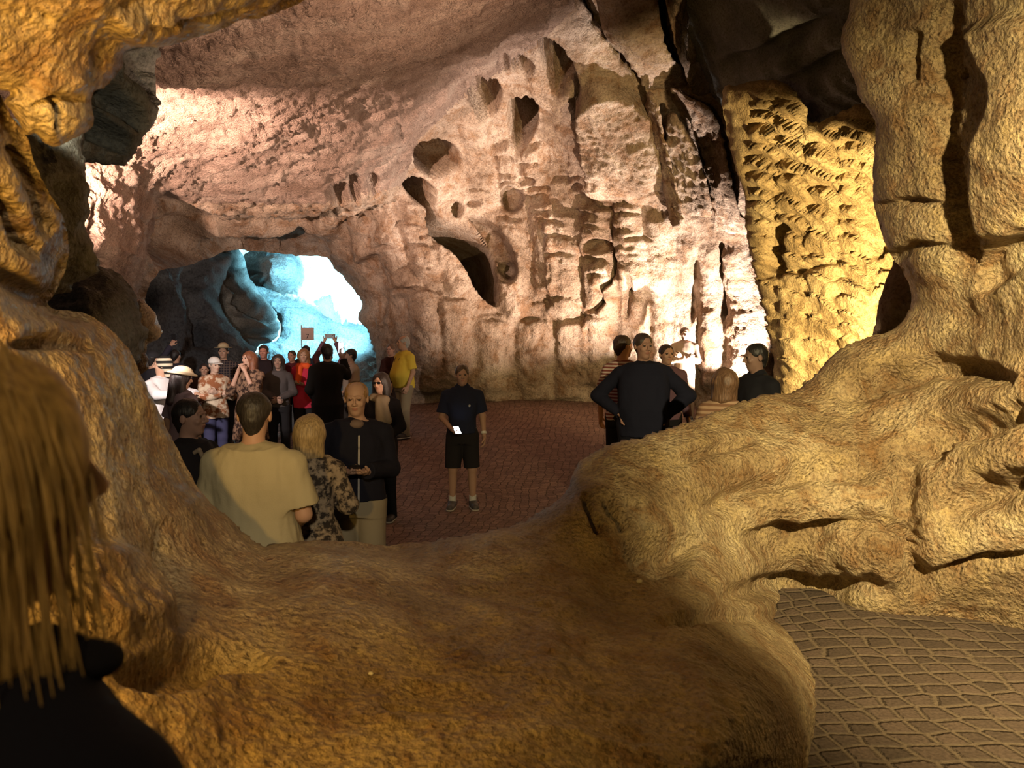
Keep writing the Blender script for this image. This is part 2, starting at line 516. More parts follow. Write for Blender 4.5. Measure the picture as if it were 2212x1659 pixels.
# the gallery floor beside the parapet
tag(mesh_obj('floor_gallery', [(-3, -3, OWN_FLOOR), (6, -3, OWN_FLOOR), (6, 5.0, OWN_FLOOR), (1.1, 5.0, OWN_FLOOR), (0.5, 2.7, OWN_FLOOR), (-3, 1.2, OWN_FLOOR)], [[0, 1, 2, 3, 4, 5]], M_COB2), kind='structure')

# ------------------------------------------------------------------ front rock: left pier, sill, parapet, right wall round the opening
front_poly = [(-700, -500), (-200, -300), (-60, 100), (0, 205), (25, 250), (60, 300), (72, 345), (90, 385), (115, 430), (136, 470), (148, 520), (147, 560), (135, 600), (118, 635), (102, 655), (118, 668), (155, 671), (195, 682), (232, 706), (264, 737), (286, 766), (301, 802), (320, 842), (344, 890), (364, 932), (386, 976), (410, 1022), (438, 1066), (480, 1110), (522, 1147), (556, 1180),
              (620, 1174), (680, 1168), (760, 1170), (830, 1178), (900, 1172), (980, 1168), (1050, 1160), (1110, 1142), (1160, 1115), (1200, 1085), (1225, 1060), (1234, 1030), (1250, 1000), (1280, 980), (1330, 962), (1400, 945), (1470, 922), (1520, 904), (1560, 885), (1600, 871), (1650, 862), (1700, 856), (1724, 848), (1748, 828), (1776, 800), (1800, 776), (1830, 751), (1860, 736), (1890, 723),
              (1918, 718), (1942, 703), (1958, 680), (1968, 650), (1962, 612), (1946, 580), (1930, 560), (1918, 538), (1904, 500), (1890, 450), (1885, 400), (1889, 330), (1894, 282), (1887, 250), (1870, 226), (1855, 206), (1845, 170), (1829, 138), (1818, 100), (1821, 60), (1834, 30), (1838, -30), (1850, -250), (1950, -700), (3300, -700), (3300, 2600), (-700, 2600)]
front_ctrl = [(-300, 0, 2.0), (0, 300, 1.75), (120, 500, 2.25), (-300, 700, 2.0), (0, 700, 1.8), (100, 655, 2.4), (60, 900, 1.9), (200, 750, 2.45), (280, 850, 2.6), (330, 1000, 2.7), (430, 1100, 2.9), (200, 1000, 2.1), (250, 1180, 2.0), (60, 1250, 1.55), (350, 1230, 2.35), (545, 1200, 3.05),
              (-300, 1500, 1.7), (200, 1650, 1.35), (400, 1450, 1.75), (500, 1650, 1.6), (700, 1300, 2.55), (700, 1190, 3.15), (850, 1190, 3.3), (1000, 1190, 3.35), (850, 1500, 1.95), (850, 1659, 1.68), (1150, 1400, 2.3), (1200, 1659, 1.7), (1450, 1500, 2.15), (1550, 1659, 1.85), (1640, 1500, 2.35), (1500, 1380, 2.7), (1680, 1640, 2.2),
              (1150, 1150, 3.6), (1240, 1080, 3.75), (1280, 1010, 4.1), (1350, 1180, 3.55), (1320, 1280, 3.15), (1480, 1000, 4.35), (1500, 1150, 4.05), (1600, 1250, 4.2), (1600, 900, 5.0), (1700, 1050, 4.6), (1700, 870, 5.3), (1850, 1150, 4.5), (1680, 1330, 4.55), (1850, 1300, 4.6), (2000, 1330, 4.5), (2200, 1350, 4.3),
              (1780, 1420, 4.5), (1900, 1500, 4.6), (2200, 1600, 4.4), (1800, 1659, 4.2), (1850, 800, 5.3), (2000, 950, 4.7), (2200, 1000, 4.0), (2200, 1200, 4.1), (1950, 700, 5.2), (2100, 750, 4.7), (2200, 700, 4.2), (2000, 500, 4.7), (1900, 350, 4.9), (1840, 100, 4.9), (2050, 200, 4.4), (2200, 300, 3.9), (2000, -100, 4.4), (2200, -100, 3.8), (2600, 500, 3.4), (2600, 1200, 3.5), (2600, 1900, 3.2), (3300, 500, 3.0), (3300, 1300, 3.0), (3300, -600, 3.0), (3300, 2600, 2.6)]
front_feats = [
    lip([(1800, 848), (1900, 808), (2034, 765), (2132, 775), (2215, 800)], 44, 0.16),
    lip([(1925, 975), (1985, 945), (2052, 912), (2130, 885), (2230, 868)], 52, 0.17),
    lip([(1510, 1080), (1637, 1028), (1760, 998), (1850, 1002), (1930, 975)], 40, 0.14),
    lip([(2012, 1100), (2050, 1065), (2110, 1035), (2240, 1000)], 62, 0.18),
    lip([(1600, 1148), (1735, 1118), (1890, 1098), (1990, 1110)], 46, 0.13),
    lip([(1540, 1268), (1686, 1238), (1840, 1238), (1960, 1265)], 42, 0.11),
    lip([(1985, 1260), (2030, 1222), (2090, 1198), (2240, 1180)], 28, 0.09),
    lip([(1440, 997), (1530, 970), (1625, 958)], 16, 0.06),
    groove([(1960, 1000), (1950, 1080), (1960, 1180), (2000, 1300)], 26, 0.14),
    hole([(1350, 1165), (1400, 1150), (1470, 1150), (1512, 1165), (1505, 1195), (1470, 1235), (1400, 1245), (1360, 1215)], 0.16, 34),
    groove([(1262, 1065), (1275, 1110), (1300, 1150)], 9, 0.06), groove([(1305, 1072), (1325, 1115), (1350, 1150)], 9, 0.06), groove([(1350, 1082), (1375, 1110), (1405, 1140)], 9, 0.05),
    hole([(262, 1440), (330, 1400), (400, 1376), (480, 1370), (545, 1392), (596, 1422), (545, 1442), (470, 1450), (440, 1474), (330, 1494), (275, 1480)], 0.09, 30),
    plateau([(140, 1200), (250, 1170), (330, 1230), (385, 1330), (350, 1370), (250, 1390), (180, 1340)], 0.05, 40),
    groove([(350, 1120), (352, 1180), (360, 1260), (385, 1330)], 14, 0.03),
    groove([(820, 1500), (900, 1498), (985, 1512)], 5, 0.02),
    lip([(1690, 1330), (1560, 1310), (1440, 1330), (1380, 1345)], 22, 0.05),
    # right wall
    groove([(2060, -40), (2052, 120), (2040, 300), (2050, 420), (2075, 520), (2088, 640)], 26, 0.10),
    plateau([(2110, 60), (2260, 60), (2260, 480), (2150, 520), (2105, 480), (2105, 330), (2150, 200)], 0.10, 30),
    groove([(1990, 60), (1985, 120), (1980, 180)], 11, 0.06),
    lip([(1890, 440), (1960, 425), (2030, 440)], 22, 0.07), lip([(1895, 560), (1980, 520), (2060, 530)], 22, 0.07),
    hole([(2105, 560), (2160, 520), (2260, 480), (2260, 560), (2180, 600), (2125, 640), (2098, 620)], 0.12, 16),
    disc(2079, 158, 8, 10, 0.08, 5, 0),
    # left pier
    lip([(0, 560), (60, 600), (110, 640)], 26, 0.06), groove([(0, 420), (40, 470), (70, 560)], 16, 0.06), groove([(60, 330), (95, 420), (110, 520)], 14, 0.05), lip([(20, 735), (110, 720), (210, 735)], 20, 0.05),
]
relief('wall_front', front_poly, front_ctrl, M_FRONT, 5, None, 0.16, 0.0, front_feats,
       [(1.1, 0.07, 4, False), (4.5, 0.016, 4, True), (16, 0.008, 3, False), (40, 0.004, 2, False)], 1.0, 3)

over_poly = [(-700, -700), (1000, -700), (760, -150), (665, -10), (600, 26), (560, 40), (520, 43), (480, 62), (440, 76), (400, 88), (370, 98), (330, 102), (280, 104), (264, 122), (266, 142), (246, 166), (230, 186), (206, 196), (198, 222), (201, 264), (186, 286), (152, 302), (126, 316), (100, 312), (84, 297), (74, 286), (56, 290), (34, 255), (10, 222), (-40, 190), (-700, 200)]
over_ctrl = [(-400, 0, 1.2), (0, 0, 1.55), (0, 190, 1.65), (120, 290, 1.8), (190, 230, 1.85), (260, 120, 1.95), (200, 0, 1.7), (400, 60, 2.1), (400, -100, 1.9), (640, 0, 2.4), (700, -200, 2.3), (0, -400, 1.3), (500, -500, 1.9)]
relief('ceiling_front', over_poly, over_ctrl, M_FRONT, 5, None, 0.14, 0.6,
       [groove([(130, 200), (135, 250), (128, 290)], 9, 0.03), lip([(60, 230), (120, 205), (190, 200)], 18, 0.03), plateau([(230, 20), (330, 10), (400, 50), (330, 90), (250, 80)], 0.03, 24), lip([(300, 40), (420, 25), (560, 12)], 16, 0.03), disc(97, 30, 9, 6, 0.03, 4, 0)],
       [(1.6, 0.07, 4, False), (7, 0.02, 4, True), (22, 0.007, 3, False)], 1.0, 5)

# ------------------------------------------------------------------ rocks between the pier and the chamber on the left
relief('wall_left', [(-200, 200), (60, 265), (130, 280), (178, 286), (180, 340), (185, 430), (184, 500), (188, 560), (184, 580), (150, 606), (100, 640), (-200, 690)],
       [(0, 300, 2.9), (150, 300, 3.2), (170, 560, 3.3), (0, 600, 2.9), (80, 450, 2.95)], M_GREY, 4, None, 0.18, 0.9, [], [(2, 0.09, 4, False), (8, 0.03, 3, True)], 1.5, 7)
relief('wall_left_upper', [(60, 0), (250, 40), (336, 98), (335, 150), (337, 200), (330, 250), (306, 288), (288, 318), (264, 352), (210, 352), (160, 345), (100, 320), (40, 200)],
       [(100, 100, 4.2), (330, 110, 5.0), (300, 300, 5.0), (180, 340, 4.5), (240, 200, 4.6)], M_GREY, 4, None, 0.12, 0.8,
       [hole([(196, 205), (236, 182), (262, 192), (292, 225), (305, 262), (290, 285), (262, 255), (205, 225)], 0.22, 12), hole([(178, 292), (205, 240), (240, 262), (268, 296), (262, 332), (228, 318)], 0.22, 12), hole([(262, 120), (300, 105), (335, 110), (333, 225), (300, 180), (270, 150)], 0.18, 12)],
       [(2, 0.06, 4, False), (8, 0.03, 3, True)], 1.5, 9)
tag(relief('boulder', [(60, 640), (110, 625), (150, 580), (186, 571), (230, 578), (266, 600), (294, 640), (300, 692), (316, 722), (290, 790), (200, 800), (60, 760)],
       [(100, 640, 4.5), (200, 580, 4.7), (290, 650, 4.8), (200, 670, 4.45), (290, 780, 4.7), (80, 760, 4.4)], M_GREY, 4, None, 0.36, 0.5, [], [(2.0, 0.09, 4, False), (8, 0.03, 3, True)], 1.2, 11, 'thing'), 'large rounded dark boulder wedged behind the left rock pier', 'boulder')
tag(relief('boulder', [(262, 690), (284, 656), (312, 650), (346, 702), (342, 734), (318, 744), (318, 800), (262, 800)],
       [(270, 700, 5.9), (340, 700, 6.0), (300, 690, 5.85), (290, 790, 5.9)], M_FRONT, 4, None, 0.2, 0.3, [], [(3, 0.06, 4, False), (10, 0.02, 3, True)], 1.2, 12, 'thing'), 'small pale boulder showing past the right edge of the large dark boulder', 'boulder')

# ------------------------------------------------------------------ chamber: ceiling, left wall, arch over the tunnel, cut wall
tunnel = [(344, 587), (378, 580), (420, 568), (455, 556), (500, 541), (560, 543), (640, 551), (704, 556), (722, 580), (746, 604), (776, 640), (781, 662), (774, 690), (796, 716), (806, 746), (812, 800), (818, 1000), (250, 1000), (290, 800), (300, 700), (318, 630)]
back_poly = [(-400, -700), (1950, -700), (1720, 100), (1640, 380), (1625, 520), (1648, 620), (1672, 700), (1680, 800), (1700, 1200), (-400, 1200)]
back_ctrl = [(-300, -300, 5.0), (-300, 300, 8), (-300, 900, 7.5), (100, 100, 8.5), (150, 400, 9.8), (150, 700, 9.5), (250, 420, 10.2), (345, 430, 12.6), (300, 600, 11.2), (330, 120, 8.5), (600, 60, 7.8), (600, -300, 5.0), (900, 50, 8.6), (500, 300, 11.3), (440, 425, 13.8), (700, 432, 15.0), (860, 400, 15.4), (700, 250, 11.5), (1100, 80, 11.6), (1000, 200, 13.6), (900, 300, 14.3),
             (440, 500, 14.8), (600, 500, 16.6), (720, 510, 16.8), (600, 545, 17.6), (730, 560, 17.6), (800, 500, 16.2), (860, 560, 16.2), (800, 620, 17.4), (900, 700, 16.2), (830, 720, 17.2), (830, 850, 16.8), (430, 560, 15.4), (320, 640, 13.0), (300, 800, 12.5), (1000, 600, 16.4), (1200, 600, 16.4), (1400, 600, 15.2), (1500, 600, 15.7), (1000, 860, 17.0), (1200, 860, 17.0), (1400, 850, 16.4), (1500, 830, 16.1), (1600, 700, 15.2), (1660, 830, 14.8), (1250, 400, 15.6), (1300, 300, 14.4), (1400, 300, 14.0), (1250, 80, 12.2), (1300, -50, 11.7), (1500, 0, 12.3), (1560, 300, 13.9), (1600, 500, 14.4), (1600, -300, 9.8), (1000, -400, 5.2)]
bf = []
rng = np.random.RandomState(4)
# flutes of millstone cuts across the lower wall
for k, (x0, y0, x1, y1, hw) in enumerate([(1010, 225, 1052, 460, 42), (1085, 290, 1120, 410, 40), (1150, 300, 1165, 420, 34),
        (1105, 470, 1110, 700, 38), (1180, 430, 1182, 640, 34), (1228, 455, 1215, 690, 40), (1290, 440, 1285, 560, 36), (1296, 560, 1282, 840, 40), (1360, 430, 1368, 640, 34), (1372, 640, 1366, 850, 36), (1425, 450, 1436, 850, 36), (1485, 500, 1478, 850, 32), (1530, 520, 1535, 850, 30), (1590, 520, 1612, 850, 40),
        (905, 620, 925, 860, 40), (985, 640, 985, 860, 40), (1075, 690, 1060, 870, 46), (1150, 690, 1160, 870, 44), (1235, 690, 1230, 870, 40),
        (810, 440, 880, 640, 42), (880, 430, 930, 600, 38), (745, 450, 800, 560, 38), (960, 520, 1000, 640, 34)]):
    bf.append(flute([(x0, y0), ((x0 + x1) / 2 + rng.uniform(-5, 5), (y0 + y1) / 2), (x1, y1)], hw, rng.uniform(34, 50), 0.035, -0.19, k, rng.uniform(0.8, 1.1), 1.0, 0.0, 0.35, 6.0))
for (cx, cy, h_, r_) in [(1004, 276, 30, 16), (1000, 222, 34, 14), (1020, 320, 30, 14), (1040, 368, 28, 12), (1030, 412, 26, 12), (1090, 330, 26, 12), (1104, 372, 24, 12), (1150, 345, 24, 10), (1215, 398, 22, 16), (1250, 396, 24, 18), (1172, 408, 26, 14), (1112, 412, 34, 34), (1150, 382, 20, 14), (1180, 470, 26, 16), (1206, 492, 30, 18), (1212, 520, 30, 14), (1245, 466, 22, 12), (1283, 470, 22, 12), (1312, 458, 22, 12), (1365, 466, 24, 14), (1290, 500, 28, 14), (1218, 556, 30, 10), (1222, 650, 30, 10), (1300, 600, 28, 10), (1385, 520, 26, 10), (1390, 640, 26, 9), (1440, 700, 26, 10), (1445, 560, 24, 9), (1170, 660, 26, 10), (1285, 690, 30, 10), (1100, 560, 22, 12),
        (880, 500, 34, 22), (858, 462, 38, 22), (905, 545, 32, 18), (895, 590, 34, 18), (930, 520, 28, 14), (842, 545, 30, 18), (870, 640, 32, 16), (925, 640, 34, 16), (660, 482, 30, 26), (745, 500, 26, 20), (790, 490, 30, 16), (815, 455, 30, 18), (1065, 690, 34, 14), (1150, 700, 32, 12), (1235, 705, 30, 12), (1420, 410, 16, 10)]:
    bf.append(arc(cx, cy, h_, r_))
bf.append(rough([(-300, 620), (300, 640), (345, 430), (460, 435), (700, 435), (860, 400), (900, 290), (1000, 195), (1170, 85), (1230, 10), (1230, -600), (-300, -600)], 3.2, 0.10))
bf += [
    disc(1045, 200, 37, 38, 0.9, 7, 0.35), disc(1130, 143, 24, 14, 0.6, 6, 0.5), disc(1088, 142, 16, 16, 0.3, 6, 0.5),
    hole([(1098, 225), (1120, 205), (1150, 206), (1165, 230), (1162, 262), (1150, 290), (1125, 304), (1104, 280)], 1.6, 8),
    hole([(1166, 94), (1200, 102), (1232, 132), (1250, 165), (1256, 196), (1236, 182), (1206, 190), (1186, 168), (1172, 130)], 1.8, 8),
    hole([(898, 322), (930, 300), (962, 302), (985, 318), (986, 350), (960, 372), (930, 380), (900, 362)], 1.2, 8),
    hole([(876, 402), (900, 388), (930, 400), (938, 430), (932, 448), (958, 478), (1000, 492), (1048, 520), (1068, 556), (1076, 620), (1072, 660), (1048, 640), (1020, 608), (985, 560), (935, 515), (918, 478), (920, 450), (890, 425)], 3.2, 9),
    hole([(1010, 470), (1040, 470), (1080, 500), (1110, 545), (1118, 590), (1095, 600), (1066, 560), (1040, 510)], 0.45, 12),
    disc(1095, 588, 24, 26, 0.4, 7, 0.3), disc(1294, 532, 26, 18, 0.5, 6, 0.7), disc(1110, 425, 28, 34, 0.35, 6, 0.4), disc(1155, 378, 18, 14, 0.25, 5, 0.8), disc(1215, 374, 22, 15, 0.25, 5, 0.8), disc(1172, 405, 24, 14, 0.22, 5, 0.9), disc(1250, 400, 14, 10, 0.2, 5, 0.9),
    disc(985, 452, 12, 18, 0.4, 5, 0.2), disc(1018, 440, 16, 10, 0.2, 5, 0.8), disc(660, 490, 26, 22, 0.28, 7, 0.5), disc(792, 493, 24, 14, 0.3, 6, 0.5), disc(770, 505, 44, 30, 0.18, 8, 0.6),
    hole([(694, 385), (722, 376), (748, 380), (745, 405), (730, 422), (712, 405)], 0.45, 8, 0.2), disc(758, 388, 12, 22, 0.35, 6, 0.2), disc(800, 382, 14, 20, 0.3, 6, 0.4), disc(858, 276, 5, 14, 0.1, 4, 0),
    groove([(1320, 490), (1324, 570), (1318, 610), (1298, 622), (1304, 650), (1288, 668), (1262, 672)], 4.5, 0.35), groove([(1506, 555), (1500, 620), (1494, 700)], 5, 0.35), groove([(1362, 585), (1358, 640), (1352, 690)], 6, 0.25), groove([(1560, 520), (1556, 600), (1560, 700)], 5, 0.3), groove([(1240, 190), (1262, 260), (1280, 330), (1290, 380)], 8, 0.25),
    hole([(360, 430), (400, 450), (440, 470), (470, 500), (440, 560), (380, 578), (350, 570), (352, 500)], 0.7, 16),
    lip([(352, 425), (400, 440), (470, 462), (560, 440), (640, 450), (720, 432), (800, 440), (870, 425)], 40, 0.55, 1.0, 0.3), lip([(400, 520), (520, 520), (640, 505), (720, 530)], 40, 0.4),
    groove([(350, 420), (400, 462), (450, 470)], 12, 0.3), groove([(190, 520), (205, 470), (215, 430)], 6, 0.2), lip([(185, 555), (215, 540), (260, 560)], 16, 0.2),
    # slabs running up to the roof on the right
    wedge([(1250, 200), (1300, 150), (1400, 212), (1432, 300), (1456, 440), (1380, 440), (1300, 418), (1285, 330)], 0.4, (1330, 200), (1390, 438), 0.72, 9),
    groove([(1255, -60), (1320, 60), (1400, 160)], 16, 0.5), groove([(1415, -60), (1452, 60), (1490, 180)], 14, 0.7), groove([(1440, -60), (1500, 90), (1545, 190)], 10, 0.4),
]
wall_m = [M_CEIL, M_WALL]
wb = relief('wall_back', back_poly, back_ctrl, wall_m, 3.4, tunnel, 0.5, 0.0, bf,
            [(0.35, 0.30, 3, False), (1.4, 0.07, 4, True), (4.5, 0.04, 4, False), (10, 0.035, 4, True)], 1.2, 21)
# the rough ceiling and the cut wall are different rock: choose by place in the cave
me = wb.data
ce = np.zeros(len(me.polygons) * 3); me.polygons.foreach_get('center', ce); ce = ce.reshape(-1, 3)
rel = ce - CAM
f_ = rel[:, 1] * math.cos(TH) - rel[:, 2] * math.sin(TH); u_ = rel[:, 1] * math.sin(TH) + rel[:, 2] * math.cos(TH)
fx = W / 2 + F * rel[:, 0] / f_; fy = H / 2 - F * u_ / f_
ceil_line = [(-900, 640), (300, 640), (345, 430), (460, 440), (700, 440), (870, 400), (905, 300), (1000, 210), (1170, 90), (1240, 20), (1240, -900), (-900, -900)]
me.polygons.foreach_set('material_index', np.where(inside(fx, fy, ceil_line), 0, 1).astype(np.int32))

# long ribs of rock running up to the roof, their lower ends undercut
for k, (pl, ct) in enumerate([
        ([(1258, -140), (1404, -140), (1430, 60), (1450, 122), (1476, 150), (1481, 192), (1440, 190), (1392, 197), (1384, 172), (1345, 120), (1300, 60)], [(1320, -120, 10.4), (1340, 60, 11.6), (1430, 100, 12.0), (1440, 132, 12.2), (1436, 192, 13.3), (1390, 180, 12.9), (1290, 20, 11.6)]),
        ([(1406, -140), (1464, -140), (1498, 84), (1546, 188), (1502, 204), (1478, 150), (1450, 60)], [(1430, -120, 10.6), (1480, 60, 11.8), (1520, 180, 12.7), (1460, 60, 11.5), (1500, 190, 12.6)]),
        ([(1397, 204), (1420, 214), (1444, 330), (1477, 474), (1450, 478), (1428, 380), (1408, 300)], [(1405, 210, 12.8), (1435, 330, 13.2), (1465, 470, 13.8), (1420, 330, 13.5)]),
        ([(1444, 248), (1470, 260), (1510, 337), (1536, 456), (1505, 466), (1472, 455), (1449, 380), (1438, 320)], [(1455, 255, 12.8), (1500, 350, 13.0), (1455, 360, 13.5), (1525, 455, 13.5), (1480, 450, 13.9)]),
        ([(1448, 188), (1500, 214), (1546, 250), (1574, 358), (1586, 422), (1618, 502), (1552, 490), (1532, 380), (1510, 300), (1478, 240)], [(1455, 195, 12.5), (1540, 255, 12.4), (1560, 380, 12.9), (1525, 330, 13.3), (1605, 495, 13.5), (1550, 480, 14.0)])]):
    relief('wall_rib', pl, ct, M_WALL, 3, None, 0.10, 0.7, [], [(1.5, 0.06, 4, False), (6, 0.04, 4, True), (14, 0.02, 3, False)], 1.6, 60 + k)

# golden wall on the right, dark roof above it
gf = []
for k, (x0, y0, x1, y1, hw) in enumerate([(1650, 180, 1640, 820, 40), (1705, 190, 1712, 860, 42), (1775, 270, 1780, 880, 46), (1850, 240, 1850, 860, 46), (1925, 240, 1930, 820, 40)]):
    gf.append(flute([(x0, y0), ((x0 + x1) / 2, (y0 + y1) / 2), (x1, y1)], hw, 32 + 7 * (k % 3), 0.26, -0.10, 40 + k, 0.9, 1.0, 0.4, 0.72, 9.0))
gf += [groove([(1668, 480), (1672, 540), (1668, 590)], 16, 0.35), groove([(1640, 600), (1720, 585), (1830, 560)], 7, 0.12), groove([(1880, 470), (1890, 520), (1900, 560)], 14, 0.2)]
relief('wall_right', [(1560, 200), (1600, 182), (1660, 172), (1700, 182), (1730, 215), (1748, 262), (1772, 262), (1830, 236), (1870, 226), (1960, 240), (2200, 250), (2200, 1100), (1690, 1100), (1672, 800), (1660, 700), (1640, 620), (1612, 500), (1608, 420), (1580, 330)],
       [(1600, 200, 9.7), (1640, 500, 10.5), (1680, 850, 9.8), (1760, 280, 9.0), (1780, 600, 9.6), (1880, 300, 8.6), (1890, 700, 8.8), (2000, 500, 8.6), (2100, 900, 8.2), (1750, 1000, 9.4)], M_GOLD, 4, None, 0.3, 0.0, gf,
       [(0.8, 0.12, 3, False), (3.0, 0.03, 4, True), (9, 0.035, 4, False)], 1.5, 31)
relief('wall_right_recess', [(1886, 728), (1893, 690), (1899, 650), (1914, 606), (1930, 566), (1936, 540), (1990, 480), (2080, 480), (2080, 820), (1880, 820)],
       [(1890, 720, 6.1), (1930, 580, 6.1), (1940, 660, 5.9), (2050, 600, 5.9), (2050, 780, 5.9)], M_WALL, 4, None, 0.10, 0.45, [], [(2.5, 0.05, 4, False), (9, 0.02, 3, True)], 1.2, 35)
relief('ceiling_right', [(1440, -500), (1480, 40), (1520, 150), (1560, 230), (1700, 300), (1800, 300), (2000, 320), (2300, 300), (2500, -500)],
       [(1480, 0, 11.7), (1550, 180, 12.3), (1750, 240, 11.2), (1850, 100, 9.9), (2000, -100, 8.8), (1600, -300, 8.6), (2200, 200, 10.0)], M_GREY, 6, None, 0.0, 0.0,
       [lip([(1560, 120), (1680, 80), (1800, 20)], 30, 0.2), lip([(1600, 190), (1720, 150), (1850, 100)], 30, 0.2)], [(0.8, 0.2, 4, False), (4, 0.05, 3, True)], 1.0, 33)

# ------------------------------------------------------------------ the sea cave seen through the arch
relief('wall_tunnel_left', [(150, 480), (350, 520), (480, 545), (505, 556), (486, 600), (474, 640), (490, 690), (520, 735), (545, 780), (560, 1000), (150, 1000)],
       [(200, 600, 14.5), (330, 600, 15.0), (480, 580, 17.2), (480, 660, 16.8), (530, 780, 16.5), (350, 780, 15.2)], M_TUN_SHADE, 4, None, 0.6, 0.0,
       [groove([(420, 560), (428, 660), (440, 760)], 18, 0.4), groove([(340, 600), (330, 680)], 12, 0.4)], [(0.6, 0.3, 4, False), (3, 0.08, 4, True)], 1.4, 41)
tag(relief('rock_outcrop', [(440, 560), (500, 530), (528, 560), (540, 600), (566, 640), (600, 690), (604, 712), (590, 735), (560, 745), (540, 770), (510, 780), (490, 740), (474, 690), (462, 620)],
       [(480, 560, 18.6), (540, 640, 18.6), (590, 710, 18.8), (500, 700, 17.8), (530, 760, 17.9)], M_GREY, 3, None, 0.5, 1.5, [groove([(500, 640), (550, 680), (600, 700)], 9, 0.3), lip([(500, 705), (540, 715), (600, 712)], 14, 0.25)], [(0.8, 0.25, 4, False), (3, 0.08, 4, True)], 1.2, 42, 'thing'), 'grey rock outcrop leaning in from the left inside the blue-lit tunnel', 'rock')
tag(relief('boulder', [(508, 596), (520, 562), (545, 540), (600, 530), (640, 545), (668, 576), (678, 606), (664, 630), (636, 642), (590, 634), (545, 630), (518, 618)],
       [(520, 590, 22.0), (600, 560, 21.6), (660, 600, 22.2), (600, 630, 21.8), (590, 590, 21.2)], M_TUN, 3, None, 0.9, 2.0, [groove([(560, 618), (572, 600), (570, 590)], 4, 0.2), groove([(516, 605), (540, 588), (560, 596)], 5, 0.15)], [(0.7, 0.25, 4, False), (3, 0.06, 4, True)], 1.0, 43, 'thing'), 'big teal-lit boulder resting on the rock slope in the blue tunnel', 'boulder')
relief('floor_tunnel', [(540, 628), (600, 628), (660, 640), (712, 640), (738, 668), (752, 694), (800, 712), (812, 760), (830, 900), (540, 900), (560, 760), (596, 740), (606, 700), (570, 660)],
       [(550, 635, 21.5), (650, 650, 22.4), (740, 690, 22.5), (600, 720, 20.6), (700, 740, 21.0), (800, 770, 20.8), (700, 880, 18.6), (560, 880, 18.4)], M_TUN, 3, None, 0.4, 1.2,
       [hole([(672, 636), (706, 642), (738, 672), (752, 698), (720, 692), (690, 664)], 0.6, 10), lip([(600, 690), (680, 700), (780, 720)], 14, 0.2), lip([(610, 745), (700, 752), (800, 748)], 12, 0.2)], [(0.8, 0.2, 4, False), (3, 0.08, 4, True), (9, 0.03, 3, True)], 1.2, 44)
relief('wall_far', [(200, 300), (1100, 300), (1100, 1000), (200, 1000)], [(300, 400, 23), (600, 500, 26), (720, 600, 27), (900, 600, 25), (300, 800, 24), (700, 800, 26), (1000, 800, 23)], M_TUN, 6, None, 0.0, 0.0, [], [(0.5, 0.5, 4, False), (2.5, 0.12, 3, True)], 1.0, 45)
# side walls and roof close the gallery behind the front rock

# ------------------------------------------------------------------ people: smooth surfaces grown from skeletons
def nets(f, lo, h):
    """Surface of f = 0 (naive surface nets)."""
    s = f < 0
    nx, ny, nz = f.shape
    cnt = np.zeros((nx - 1, ny - 1, nz - 1), np.int8)
    for a in (0, 1):
        for b in (0, 1):
            for c in (0, 1):
                cnt += s[a:nx - 1 + a, b:ny - 1 + b, c:nz - 1 + c]
    act = (cnt > 0) & (cnt < 8)
    I = np.argwhere(act)
    idx = -np.ones(act.shape, np.int32); idx[act] = np.arange(len(I))
    acc = np.zeros((len(I), 3)); n = np.zeros(len(I))
    cor = [(a, b, c) for a in (0, 1) for b in (0, 1) for c in (0, 1)]
    val = {o: f[I[:, 0] + o[0], I[:, 1] + o[1], I[:, 2] + o[2]] for o in cor}
    for o in cor:
        for ax in range(3):
            if o[ax] == 0:
                q = list(o); q[ax] = 1; q = tuple(q)
                va, vb = val[o], val[q]
                m = (va < 0) != (vb < 0)
                t = np.where(m, va / np.where(va - vb == 0, 1, va - vb), 0)
                p = np.tile(np.array(o, float), (len(I), 1)); p[:, ax] = t
                acc += p * m[:, None]; n += m
    V = (I + acc / n[:, None]) * h + lo
    Q = []
    for ax in range(3):
        u, w = [(1, 2), (2, 0), (0, 1)][ax]
        a = np.take(s, range(0, s.shape[ax] - 1), ax); b = np.take(s, range(1, s.shape[ax]), ax)
        E = np.argwhere(a != b)
        E = E[(E[:, u] > 0) & (E[:, w] > 0) & (E[:, u] < s.shape[u] - 1) & (E[:, w] < s.shape[w] - 1)]
        if not len(E): continue
        def cell(du, dw):
            c = E.copy(); c[:, u] += du; c[:, w] += dw
            return idx[c[:, 0], c[:, 1], c[:, 2]]
        q = np.stack([cell(-1, -1), cell(0, -1), cell(0, 0), cell(-1, 0)], -1)
        inn = a[E[:, 0], E[:, 1], E[:, 2]]
        q[~inn] = q[~inn][:, ::-1]
        Q.append(q)
    return V, np.vstack(Q)


